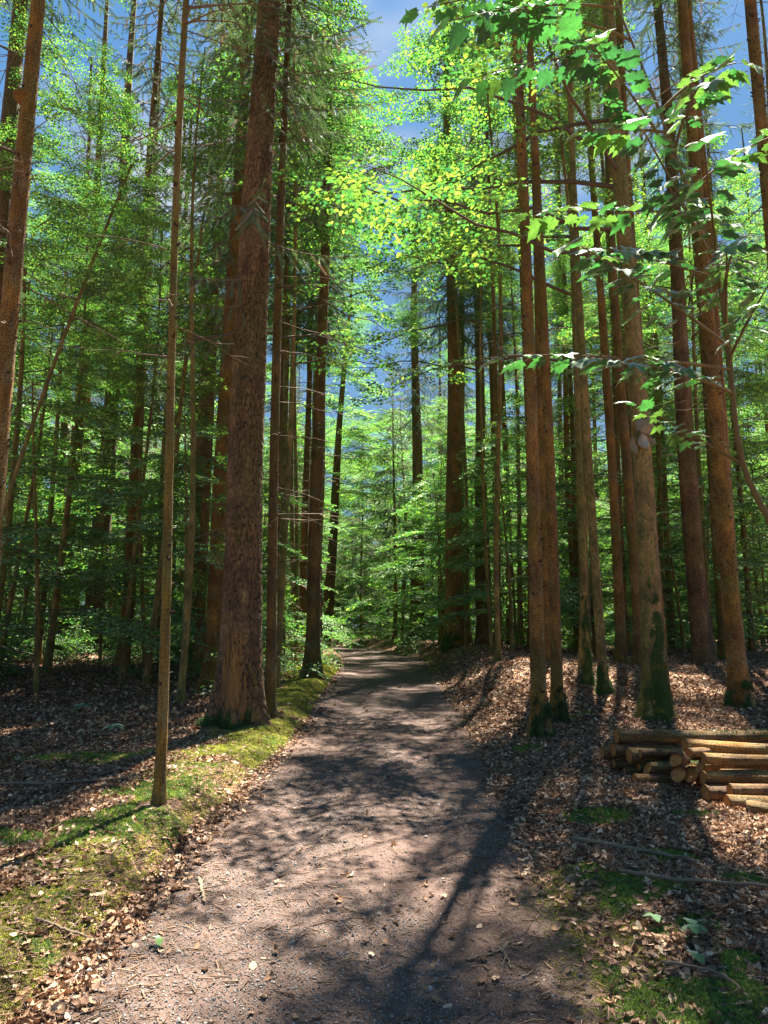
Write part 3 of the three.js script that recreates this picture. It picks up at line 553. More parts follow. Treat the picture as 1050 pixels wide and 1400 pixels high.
{
  const [t, sh] = put({ label: 'twin brown spruce beside the path, the thicker front stem of the pair', mat: M.spruce, x: 1.72, d: 8.5, dia: 0.165, height: 17, seed: 45, lean: [0.002, 0], sway: 0.03, taper: 0.7, flare: 0.80, knot: [0.4, 9, 110, [0.01, 0.045]], crown: SC[1], crownAt: 11, crownScale: 0.62, crownTall: 0.6, clear: 1.2 });
  trunkMoss(t, sh, -0.1, 0.5, 1.2, 1.3, 45, 0.015);
  const [t2, sh2] = put({ label: 'thinner rear stem of the twin brown spruces beside the path', mat: M.spruce, x: 2.07, d: 9.1, dia: 0.135, height: 18, seed: 46, sway: 0.03, taper: 0.65, flare: 0.80, knot: [0.4, 9, 90, [0.008, 0.02]], crown: SC[0], crownAt: 11.5, crownScale: 0.45, crownTall: 0.6 });
  trunkMoss(t2, sh2, -0.1, 0.4, 1.2, 1.3, 46, 0.012);
}
put({ mat: M.spruce, label: 'glowing orange spruce pole behind the twin spruces', x: 2.85, d: 13.0, dia: 0.195, height: 19, seed: 47, taper: 0.6, knot: [0.5, 9, 70], dead: [3.2, 9, 26, [0.4, 1.3]], crown: SC[2], crownAt: 12.5, crownScale: 0.3, crownTall: 0.6 });
put({ label: 'brown spruce trunk standing between the twin spruces and the beech pair', x: 4.1, d: 15.2, dia: 0.215, height: 19, seed: 48, taper: 0.6, knot: [0.5, 9, 60], dead: [3.2, 9, 24, [0.4, 1.2]], crown: SC[0], crownAt: 12.5, crownScale: 0.42, crownTall: 0.6 });
{
  const [t, sh] = put({ name: 'beech_tree', label: 'slim olive beech stem with a mossy foot, front one of a pair', x: 3.1, d: 10.7, dia: 0.14, height: 15, seed: 49, mat: M.beech, taper: 0.6, sway: 0.07, needle: false, crown: UC[2], crownAt: 10.6, crownScale: 0.6, flare: 0.70 });
  trunkMoss(t, sh, -0.1, 0.5, 1.5, 3.1, 49, 0.012);
  const [t2, sh2] = put({ name: 'beech_tree', label: 'darker mossy beech stem behind the slim olive beech', x: 3.02, d: 11.2, dia: 0.11, height: 14, seed: 50, mat: M.beech, taper: 0.6, sway: 0.09, lean: [0.018, 0], needle: false, crown: UC[2], crownAt: 11.0, crownScale: 0.5 });
  trunkMoss(t2, sh2, -0.1, 1.3, 1.5, 3.1, 50, 0.01);
}
put({ label: 'orange spruce pole left of the big mossy beech', mat: M.spruce, x: 4.6, d: 14.6, dia: 0.2, height: 19, seed: 51, taper: 0.6, knot: [0.5, 9, 50], dead: [3, 9, 20, [0.4, 1.2]], crown: SC[1], crownAt: 12.5, crownScale: 0.42, crownTall: 0.6 });
put({ label: 'dark spruce trunk partly hidden behind the big mossy beech', x: 4.75, d: 14.0, dia: 0.2, height: 19, seed: 52, mat: M.spruceBrown, taper: 0.6, dead: [3, 9, 20, [0.4, 1.2]], crown: SC[2], crownAt: 12.5, crownScale: 0.42, crownTall: 0.6 });
{
  const [t, sh] = put({ name: 'beech_tree', label: 'big olive beech with green moss up its foot, behind the log pile', x: 3.2, d: 9.0, dia: 0.255, height: 18, seed: 53, mat: M.beech, taper: 0.72, sway: 0.05, lean: [-0.004, 0], needle: false, crown: BC[2], crownAt: 9.5, crownScale: 0.24, flare: 0.65, clear: 1.2 });
  trunkMoss(t, sh, -0.1, 1.75, 1.35, 0.75, 53, 0.012); trunkMoss(t, sh, -0.1, 0.4, 1.5, 3.14, 54, 0.015);
  overhangLater.push([t, sh, 53, [[6.2, Math.PI + 0.05, 4.2], [7.2, Math.PI - 0.5, 4.0], [7.8, Math.PI + 0.5, 3.8], [6.8, Math.PI + 0.25, 4.4], [5.6, Math.PI - 0.22, 4.0], [7.0, Math.PI - 0.8, 3.6]]]);
  put({ label: 'orange spruce stem showing along the right edge of the big beech', mat: M.spruce, x: 3.72, d: 10.1, dia: 0.16, height: 18, seed: 54, taper: 0.6, knot: [0.5, 9, 60], crown: SC[0], crownAt: 11.5, crownScale: 0.3, crownTall: 0.6 });
  // pale growth on the stem
  const f = thing('tree_fungus', 'cream and grey shell-like growth on the big beech trunk', 'fungus', P3(3.2, 9.0).add(V(sh.axis(3.35)[0] - 0.02, 3.35, sh.axis(3.35)[1] + 0.115)));
  const flap = (w, h, dx, dy, turn, curl, mat, nm, seed) => {
    const g = new THREE.PlaneGeometry(w, h, 10, 12), p = g.attributes.position, n = g.attributes.position.count, r = rng(seed);
    for (let i = 0; i < n; i++) { const u = p.getX(i) / w, v = p.getY(i) / h, k = Math.max(0.08, Math.sin(Math.PI * clamp(v + 0.55 + 0.12 * (fbm(u * 6 + seed, 2, 2) - 0.5), 0.02, 0.98))) * (1 + 0.3 * (fbm(v * 9 + seed, 1, 2) - 0.5)); p.setXYZ(i, u * w * k, v * h + 0.02 * (fbm(u * 7, seed, 2) - 0.5), curl * (0.25 - u * u) * w + 0.05 * (fbm(u * 5 + seed, v * 5, 3) - 0.5) + 0.25 * h * v * v); }
    g.computeVertexNormals(); const back = g.clone(); back.translate(0, 0, -0.008); back.index.array.reverse(); back.computeVertexNormals();
    const m = part(nm, mergeGeometries([g, back]), mat, f); m.position.set(dx, dy, 0.03); m.rotation.set(-0.15, 0, turn);
  };
  flap(0.24, 0.26, 0.03, 0.16, -0.8, 0.7, M.fungus, 'bark_flap', 1); flap(0.13, 0.24, 0.0, -0.03, 0.25, 1.2, M.fungusGrey, 'shell', 2); flap(0.08, 0.26, -0.13, -0.08, 0.1, 1.4, M.fungus, 'shell', 3); flap(0.07, 0.16, 0.10, -0.02, 0.5, 1.2, M.fungus, 'shell', 4);
}
put({ name: 'pine_tree', label: 'thick dark pine with rough plated bark right of the beech', x: 6.35, d: 15.0, dia: 0.40, height: 22, seed: 55, mat: M.pine, flare: 0.35, relief: 0.02, dead: [4, 10, 18, [0.5, 1.4]], crown: SC[0], crownAt: 11.5 });
{
  const [t, sh] = put({ label: 'stout orange spruce with a green mossy foot beyond the log pile', mat: M.spruce, x: 4.72, d: 10.1, dia: 0.235, height: 20, seed: 56, taper: 0.72, sway: 0.03, flare: 0.80, knot: [0.5, 9, 120], dead: [4, 10, 14, [0.3, 1]], crown: SC[1], crownAt: 12 });
  trunkMoss(t, sh, -0.1, 0.35, 1.6, 1.6, 56, 0.02);
}
put({ label: 'thinner orange spruce right behind the stout mossy-footed spruce', x: 5.25, d: 11.2, dia: 0.2, height: 20, seed: 57, taper: 0.6, knot: [0.5, 9, 60], dead: [4, 10, 14, [0.3, 1]], crown: SC[2], crownAt: 12.5, crownScale: 0.42, crownTall: 0.6 });
put({ label: 'slim spruce pole between the dark pine and the stout orange spruce', x: 6.4, d: 13.6, dia: 0.2, height: 20, seed: 58, taper: 0.6, dead: [4, 10, 14, [0.3, 1]], crown: SC[1], crownAt: 12.5, crownScale: 0.42, crownTall: 0.6 });
put({ label: 'red-brown spruce trunk with many black knots at the right of the wood', mat: M.spruce, x: 4.85, d: 8.4, dia: 0.18, height: 20, seed: 59, taper: 0.5, sway: 0.04, lean: [-0.004, 0], knot: [0.5, 10, 160], dead: [5, 10, 14, [0.3, 1]], crown: SC[0], crownAt: 12 });
put({ label: 'slim pole standing in front of pale leaves left of the dark pine', x: 5.6, d: 16.5, dia: 0.17, height: 19, seed: 60, taper: 0.6, dead: [3, 10, 14, [0.3, 1]], crown: SC[2], crownAt: 12.5, crownScale: 0.42, crownTall: 0.6 });

{ // the stand of poles behind the beech pair
  const R = rng(88);
  [[3.5, 17.6], [4.9, 17.4], [6.0, 18.6], [7.4, 16.4], [5.3, 20.4], [2.9, 19.0], [6.9, 20.2], [8.3, 18.0], [4.4, 21.4], [3.2, 22.6], [7.9, 22.0], [9.6, 19.6], [5.9, 22.8], [9.0, 23.4]].forEach(([x, d], i) =>
    put({ label: 'brown spruce pole in the close stand behind the slim beech pair', group: 'close stand of spruce poles', x, d, dia: R.r(0.14, 0.26), height: R.r(17, 20), seed: 120 + i, taper: 0.65, dead: [1.2, 9, 46, [0.4, 1.5]], knot: [0.6, 8, 26], crown: SC[i % 3], crownAt: 12.6, crownScale: 0.32, crownTall: 0.55, clear: 0.7 }));
}

// ------------------------------------------------------------------ understory beeches, set where their leafy storeys show
function sapling(x, d, k, s, label, group, seed, base = 0.8, extra = {}) {
  spots.push([x, d, 0.5]);
  const R = rng(seed), H = [4.6, 5.4, 3.4, 6.4][k] * s + base;
  return tree({ name: 'young_beech', label, group, x, d, dia: 0.035 + 0.010 * H, height: H, seed, mat: extra.mat ?? M.beech, lean: [R.s(0.04), R.s(0.04)], sway: 0.12, taper: 0.75, flare: 0.2, needle: false, crown: UC[k], crownAt: base, crownScale: s, ...extra });
}
const near = [[-1.68, 8.85, 'the thick plated pine'], [-3.6, 6.75, 'the burled spruce'], [-2.85, 12.6, 'the reddish spruce at the pine'], [-4.1, 13, 'the thin leaning sapling'], [-1.38, 14.6, 'the flared spruce'], [-2.5, 23, 'the bright orange spruce'], [-2.6, 33, 'the leaning tree at the bend'], [-8, 20.6, 'the dark root-flared spruce'], [-7.4, 26.4, 'the close group of spruces'], [-5, 19.5, 'the dark straight spruce'], [-6.55, 10.2, 'the curved leaning stem'], [2.05, 21.6, 'the stout rooted orange spruce'], [1.4, 32, 'the dark thick spruce at the bend'], [4.35, 27.2, 'the two slim dark poles'], [1.8, 8.8, 'the twin spruces'], [2.85, 13, 'the glowing orange pole'], [3.1, 10.8, 'the slim beech pair'], [3.2, 9, 'the big mossy beech'], [6.35, 15, 'the dark plated pine'], [4.72, 10.1, 'the stout mossy-footed spruce'], [4.1, 15.2, 'the brown spruce by the beech pair']];
const used = new Map();
function beside(kind, x, d, h) {
  const [nx, nd, ref] = near.reduce((a, b) => (Math.hypot(a[0] - x, a[1] - d) < Math.hypot(b[0] - x, b[1] - d) ? a : b)), gap = Math.hypot(nx - x, nd - d);
  const rel = gap > 5 ? 'far behind' : d - nd > 0.9 ? 'behind' : nd - d > 0.9 ? 'in front of' : 'beside', text = [kind, rel, ref].join(' ');
  if (!used.has(text)) { used.set(text, 1); return text; }
  const k = used.get(text); used.set(text, k + 1);
  return [['second', 'third', 'fourth', 'fifth'][k - 1], 'young beech', rel, ref].join(' ');
}
const LEFTB = ['young beech with flat leafy storeys under the spruces left of the path', 'young beeches left of the path'], RIGHTB = ['young beech with bright flat leaf storeys right of the path', 'young beeches right of the path'];
[[-5.6, 12.2, 0, 1.0], [-7.4, 14.5, 3, 1.0], [-4.9, 15.5, 1, 1.0], [-9.6, 17.5, 3, 1.1], [-3.7, 17.6, 0, 1.0], [-6.4, 17.0, 2, 1.1], [-10.8, 21.5, 0, 1.2], [-6.2, 23.5, 1, 1.2], [-3.9, 25.5, 3, 1.1], [-9.2, 25.5, 2, 1.2], [-13.2, 25, 3, 1.2], [-12.2, 29, 1, 1.3], [-5.2, 29.5, 0, 1.3], [-8.8, 31, 3, 1.2], [-15.5, 30.5, 0, 1.3], [-3.2, 12.0, 2, 0.8]]
  .forEach(([x, d, k, s], i) => sapling(x, d, k, s, beside('young beech with flat leaf storeys', x, d, k), LEFTB[1], 500 + i, 0.5 + (i % 4) * 0.45));
[[2.9, 17.0, 1, 0.95], [3.6, 19.5, 3, 0.9], [1.9, 24.5, 0, 1.0], [5.4, 18.8, 2, 1.1], [7.4, 18.5, 0, 1.0], [8.8, 20.5, 3, 1.0], [4.2, 23.8, 0, 1.2], [6.8, 24.5, 1, 1.2], [9.8, 26, 2, 1.2], [2.4, 29, 3, 1.1], [5.6, 30, 0, 1.3], [12.5, 27.5, 3, 1.2], [13.8, 32, 1, 1.3], [8.6, 31.5, 0, 1.2], [0.9, 36, 1, 1.3], [9.2, 16.2, 1, 1.0]]
  .forEach(([x, d, k, s], i) => sapling(x, d, k, s, beside('young beech with bright leaf storeys', x, d, k), RIGHTB[1], 540 + i, 0.4 + (i % 4) * 0.4));
[[-0.2, 40, 2, 1.2], [-4.2, 39, 1, 1.2], [-6.4, 36.5, 1, 1.3], [2.4, 43, 2, 1.4], [-1.6, 50, 1, 1.5], [1.2, 55, 0, 1.6]].forEach(([x, d, k, s], i) => sapling(x, d, k, s, 'young beech closing the view beyond the bend of the path', 'young beeches beyond the bend', 580 + i, 0.3));

// broad crowns over the path and to the left: they break up the sun
function broad(x, d, k, s, crownAt, label, group, seed, dia = 0.24, extra = {}) { spots.push([x, d, 0.8]); return tree({ name: 'beech_tree', label, group, x, d, dia, height: crownAt + [9, 8, 10][k] * s * 0.95, seed, mat: M.beech, sway: 0.12, taper: 0.8, needle: false, crown: BC[k], crownAt, crownScale: s, ...extra }); }
broad(7.8, 21.0, 1, 0.8, 6.0, 'tall beech whose crown hangs over the path behind the twin spruces', undefined, 601, 0.2);
broad(6.6, 19.2, 0, 0.55, 6.2, 'slender beech with a wide crown arching over the path from the right', undefined, 602, 0.13);
broad(3.8, 21.0, 1, 0.45, 8.6, 'tall slim beech with a high crown over the path', undefined, 606, 0.16);
broad(-3.8, 19.2, 0, 0.45, 8.2, 'tall slim beech with a high crown left of the path behind the flared spruce', undefined, 607, 0.15);
broad(-4.7, 13.6, 1, 0.42, 6.0, 'small sunlit beech crown above the thin leaning sapling', undefined, 608, 0.09);
broad(-7.6, 16.5, 2, 0.45, 6.6, 'beech with a tall narrow crown among the spruces left of the pine', undefined, 609, 0.16);
broad(2.9, 25.6, 0, 0.8, 10.5, 'tall beech with a high airy crown behind the rooted spruce', undefined, 615, 0.2);
broad(-3.0, 27.5, 1, 0.6, 11, 'tall beech with a high airy crown near the bright orange spruce', undefined, 616, 0.2);
for (const [x, d, k, at, sc, label, seed] of [[2.1, 13.8, 1, 8.6, 1.0, 'thin beech with airy leaf storeys high over the path beside the glowing pole', 633], [-1.8, 12.7, 3, 8.6, 0.9, 'thin beech with airy leaf storeys behind the thick pine beside the path', 634], [2.2, 20.2, 0, 13.4, 1.2, 'very tall thin beech with airy storeys close to the rooted spruce', 635], [-1.95, 21.2, 3, 12.6, 1.0, 'very tall thin beech with airy storeys left of the path before the bend', 636], [-2.1, 18.0, 1, 11, 0.9, 'thin tall beech with airy leaf storeys left of the path past the flared spruce', 632]]) { spots.push([x, d, 0.5]); tree({ name: 'beech_tree', label, x, d, dia: 0.11, height: at + [4.6, 5.4, 3.4, 6.4][k] * sc, seed, mat: M.beech, sway: 0.1, taper: 0.75, flare: 0.25, needle: false, crown: UC[k], crownAt: at, crownScale: sc }); }
// long limbs reaching out over the path
function overhang(t, sh, seed, limbs) {
  const R = rng(seed), S = new Soup(), W = new Wood();
  for (const [h, az, L] of limbs) { const a = sh.axis(h), pts = limbPts(V(a[0], h, a[1]), az, L, 0.22, R, 7, 0.22); W.tube(pts, 0.012 + L * 0.005, 0.004, 5); const m = Math.round(L * 2.1); for (let k = 0; k < m; k++) { if (R() < 0.38) continue; const u = 0.3 + 0.7 * (k + R() * 0.6) / m, q = along(pts, Math.min(u, 0.98)); leafyLimb(S, W, q, az + (k % 2 ? 1 : -1) * R.r(0.4, 1.2), R.r(0.3, 0.7), R, { rise: R.r(-0.05, 0.3), r: 0.006, per: 2.0, spray: 0.36, size: 0.085, hi: true, yellow: 0.2 }); } }
  part('overhanging_leaves', S.build(), M.leaf, t); part('overhanging_limbs', W.build(), M.twig, t).userData = { kind: 'stuff' };
}
for (const a of overhangLater) overhang(...a);
{
  const W_ = Math.PI, list = [[[3.15, 12.0], 'olive beech pole with long leafy limbs reaching over the path, beside the slim pair', 640, 0.12, [[5.0, W_ + 0.1, 3.6], [6.2, W_ - 0.5, 4.0], [7.3, W_ + 0.6, 3.4], [6.6, 1.4, 2.0]]], [[-3.0, 11.2], 'olive beech pole with long leafy limbs reaching over the path, behind the thick pine', 641, 0.11, [[5.6, 0.0, 3.4], [6.6, -0.5, 4.0], [7.2, W_ + 0.9, 1.4]]], [[2.35, 16.4], 'thin beech with long leafy limbs over the path, before the rooted spruce', 642, 0.1, [[6.4, W_, 3.2], [7.6, W_ + 0.6, 3.6], [8.6, W_ - 0.5, 3.4], [7.0, 0.5, 2.4], [9.2, W_ + 0.2, 2.8]]], [[-2.3, 17.2], 'thin beech with long leafy limbs over the path, past the flared spruce', 643, 0.1, [[7.2, 0, 3.2], [8.4, 0.6, 3.4], [9.4, -0.4, 3.2], [8.0, 2.8, 2.4]]]];
  for (const [[x, d], label, seed, dia, limbs] of list) { spots.push([x, d, 0.5]); const [t, sh] = tree({ name: 'beech_tree', label, x, d, dia, height: 11, seed, mat: M.beech, sway: 0.12, taper: 0.8, flare: 0.25, needle: false, crown: UC[2], crownAt: 8.6, crownScale: 0.5 }); overhang(t, sh, seed, limbs); }
}
[[-6.6, 14.8, 1, 0.45, 6.0, 'beech crown of pale leaves above the curved leaning stem'], [-5.4, 18.2, 0, 0.38, 7.5, 'beech with a spreading crown in front of the dark straight spruce'], [-9.8, 20.4, 1, 0.65, 5.5, 'beech with a spreading crown beside the leaf-veiled spruce'], [7.6, 17.4, 1, 0.75, 6.0, 'beech with a spreading crown behind the dark plated pine'], [9.4, 21.5, 0, 0.9, 5.5, 'beech with a wide crown far behind the dark plated pine'], [8.9, 25.5, 1, 0.9, 8, 'tall beech crown deep behind the close stand of poles'], [12.5, 26.5, 0, 0.95, 8, 'tall beech far right behind the dark plated pine'], [-9.0, 26.0, 0, 0.6, 9, 'tall beech crown behind the close group of spruces'], [-12.4, 24.0, 1, 0.9, 8, 'tall beech beyond the leaf-veiled spruce'], [-6.4, 31.0, 2, 0.65, 9, 'tall beech deep behind the thick pine'], [-3.4, 38.5, 1, 1.0, 4.5, 'beech closing the gap beyond the leaning tree'], [2.6, 41.0, 0, 1.0, 4.5, 'beech closing the gap beyond the dark thick spruce'], [5.8, 36.5, 1, 0.9, 8, 'beech closing the gap beyond the two slim poles'], [-8.2, 41.0, 2, 1.0, 7, 'tall beech at the far left of the bend'], [0.2, 47.0, 1, 1.2, 4.0, 'beech at the very end of the open view']].forEach(([x, d, k, sc, h, label], i) => broad(x, d, k, sc, h, label, undefined, 650 + i, 0.15));
broad(-2.3, 25.4, 1, 0.55, 15, 'very tall beech with a small high crown before the orange spruce', undefined, 662, 0.18);
broad(3.1, 28.4, 0, 0.6, 14.5, 'very tall beech with a small high crown behind the rooted spruce', undefined, 663, 0.18);
broad(0.9, 37.5, 1, 0.8, 6.5, 'beech with a rounded crown just past the bend of the path', undefined, 664, 0.18);
broad(-2.7, 22.6, 1, 0.5, 13, 'very tall slim beech beside the bright orange spruce', undefined, 660, 0.17);
broad(-2.9, 30.5, 0, 0.6, 12.5, 'tall beech with a high crown standing before the leaning tree at the bend', undefined, 661, 0.22);
broad(-4.6, 21.5, 1, 0.42, 7.5, 'slender beech spreading leaves high behind the thick pine', undefined, 603, 0.13);
broad(-6.4, 12.2, 0, 0.5, 5.0, 'beech with sunlit yellow-green crown behind the burled spruce', undefined, 604, 0.15);
[[-5.4, 4.8, 1, 0.5, 7.5, 'small-crowned beech added out of view in front of the burled spruce for shade'], [-4.5, 8.1, 0, 0.48, 7.2, 'small-crowned beech added just behind the burled spruce to dapple the path']].forEach(([x, d, k, s, h, label], i) => broad(x, d, k, s, h, label, undefined, 610 + i));  // beeches added beside the view to throw shade on the near path

// ------------------------------------------------------------------ the wood behind: rows of spruces and young beeches
const fill = rng(4242);
function free(x, d, gap) { return spots.every(([a, b, c]) => Math.hypot(a - x, b - d) > Math.max(gap, c)) && Math.abs(x - pathCentre(d)) > 2.2; }
const bank = [];
for (let i = 0; i < 6; i++) {                        // trunk prototypes
  const R = rng(900 + i), height = R.r(19, 24), dia = R.r(0.2, 0.42), sh = trunkShape(900 + i, height, dia, { sway: 0.07, taper: 0.75 }), w = new Wood();
  deadBranches(w, sh, R, 1.5, 10, 46, [0.3, 1.5]);
  bank.push([trunkGeo({ height, axis: sh.axis, radius: sh.radius, rings: 26, sides: 12, power: 1.1 }), w.build(), height]);
}
const backMats = [M.spruce, M.spruceBrown, M.spruceBrown, M.spruceOlive];
let backL = 0, backR = 0;
for (let i = 0; i < 2600 && backL + backR < 170; i++) {
  const d = 21 + 62 * Math.pow(fill(), 1.25), x = fill.s(0.62 * d + 7), kind = Math.floor(fill() * 6), ck = Math.floor(fill() * 3), sc = fill.r(0.85, 1.2), turn = fill() * 6.3, ms = Math.floor(fill() * 4);
  if (!free(x, d, 1.5 + d * 0.02) || (Math.abs(x + 0.5) < 4.5 && d > 34 && d < 72)) continue;
  const left = x < pathCentre(d); left ? backL++ : backR++;
  spots.push([x, d, 1.3]);
  const t = thing('spruce_tree', left ? 'tall bare-stemmed spruce deep in the wood left of the path' : 'tall bare-stemmed spruce deep in the wood right of the path', 'tree', P3(x, d, -0.05), left ? 'spruces deep in the wood left' : 'spruces deep in the wood right');
  t.rotation.y = turn; t.scale.set(sc, 1, sc);
  part('trunk', bank[kind][0], backMats[ms], t); if (d < 50) part('dead_branches', bank[kind][1], M.deadTwig, t).userData = { kind: 'stuff' };
  addCrown(t, SC[ck], V(0, bank[kind][2] - 10.5, 0), turn * 3, fill.r(0.55, 0.8), true, fill.r(0.85, 1.05));
}
let backB = 0;
for (let i = 0; i < 1600 && backB < 75; i++) {
  const d = 24 + 50 * fill(), x = fill.s(0.60 * d + 4), k = Math.floor(fill() * 4), s = fill.r(0.9, 1.5);
  if (!free(x, d, 1.1)) continue;
  backB++; spots.push([x, d, 0.8]);
  const t = thing('young_beech', 'small leafy beech among the far trunks', 'tree', P3(x, d, -0.05), 'small beeches among the far trunks');
  t.rotation.y = fill() * 6.3;
  part('trunk', poleGeo(k), M.beech, t).scale.set(s, s, s);
  addCrown(t, UC[k], V(0, 0.35 * s, 0), 0, s, false);
}
var poles;
function poleGeo(k) { poles ??= []; return (poles[k] ??= (() => { const H = [5.0, 5.8, 3.8, 6.8][k], sh = trunkShape(950 + k, H, 0.08, { sway: 0.03, taper: 0.8, flare: 0.2 }); return trunkGeo({ height: H, axis: sh.axis, radius: sh.radius, rings: 12, sides: 7 }); })()); }

[[0.5, 33.5, 1, 1.5, 4.2], [3.4, 35, 0, 1.9, 3.5], [-4.6, 34, 1, 1.6, 3.4], [-1.4, 46, 0, 2.2, 3.0]].forEach(([x, d, k, s, h], i) => {
  spots.push([x, d, 0.6]); tree({ label: 'young spruce with drooping pale green branches beyond the bend', group: 'young spruces beyond the bend', x, d, dia: 0.2, height: h + [4.6, 6][k] * s, seed: 700 + i, taper: 0.9, dead: [0.6, h + 1, 16, [0.4, 1.0]], crown: SY[k], crownAt: h, crownScale: s });
});
// leafy trees of middling height in the wood behind, crowns from low on the stem
let backC = 0;
for (let i = 0; i < 1600 && backC < 60; i++) {
  const d = 27 + 45 * fill(), x = fill.s(0.60 * d + 5), k = Math.floor(fill() * 3), s = fill.r(0.7, 1.15);
  if (!free(x, d, 1.2) || (Math.abs(x + 0.5) < 6 && d < 62)) continue;
  backC++; spots.push([x, d, 0.8]);
  const t = thing('beech_tree', 'bushy green beech filling the wood behind the spruces', 'tree', P3(x, d, -0.05), 'bushy beeches in the wood behind');
  t.rotation.y = fill() * 6.3;
  part('trunk', bank[k][0], M.beech, t).scale.set(0.5, 0.36, 0.5);
  addCrown(t, BC[k], V(0, fill.r(1.2, 4), 0), 0, s, false);
}
{ // far wood: reads as one mass
  const R = rng(66), m = [], q = new THREE.Quaternion(), up = V(0, 1, 0);
  for (let i = 0; i < 150; i++) { const d = R.r(62, 115), x = R.s(0.66 * d + 8), s = R.r(1.0, 1.6); m.push(new THREE.Matrix4().compose(V(x, -2 + R() * R() * 14, -d), q.setFromAxisAngle(up, R() * 6.3).clone(), V(s, s * 0.9, s))); }
  for (let i = 0; i < 70; i++) { const d = R.r(54, 80), x = R.s(26), s = R.r(1.0, 1.5); m.push(new THREE.Matrix4().compose(V(x, -2 + R() * 13, -d), q.setFromAxisAngle(up, R() * 6.3).clone(), V(s, s * 0.9, s))); }
  stuff('distant_forest', BC[0][0], M.leaf, m, null, 'distant green wood closing the view behind the trunks', 'forest');
}

// low seedlings on the ground
const low = rng(77);
function seedlingStem(k) { const w = new Wood(), h = [0.62, 0.42, 1.05][k]; w.tube([V(0, -0.05, 0), V(0.01, h * 0.5, 0.01), V(0, h, 0)], 0.006, 0.003, 4); return w.build(); }
const lowStem = [0, 1, 2].map(seedlingStem);
function seedling(x, d, k, s, label, group) { const t = thing('beech_seedling', label, 'plant', P3(x, d), group); t.rotation.y = low() * 6.3; t.scale.setScalar(s); part('stem', lowStem[k], M.twig, t); part('leaves', LC[k][0], M.leaf, t); part('twigs', LC[k][1], M.twig, t); }
for (let i = 0, n = 0; i < 900 && n < 110; i++) { const d = low.r(12.5, 25), x = low.r(-0.5 * d - 1.5, -1.9); if (fbm(x * 0.5, d * 0.5, 2) < 0.42 && d < 18) continue; n++; seedling(x, d, Math.floor(low() * 3), low.r(0.8, 1.3), 'low green seedling in the plant carpet left of the path', 'seedlings left of the path'); }
for (let i = 0; i < 46; i++) { const d = low.r(20, 34), x = low.r(2.2, 0.5 * d); seedling(x, d, Math.floor(low() * 3), low.r(0.8, 1.4), 'low green seedling between the far trunks right of the path', 'seedlings right of the path'); }
for (let i = 0; i < 26; i++) { const d = low.r(27, 38), x = pathCentre(d) + (low() < 0.5 ? -1 : 1) * low.r(1.5, 3.5); seedling(x, d, Math.floor(low() * 3), low.r(0.8, 1.4), 'low seedling on the verge at the bend of the path', 'seedlings at the bend'); }

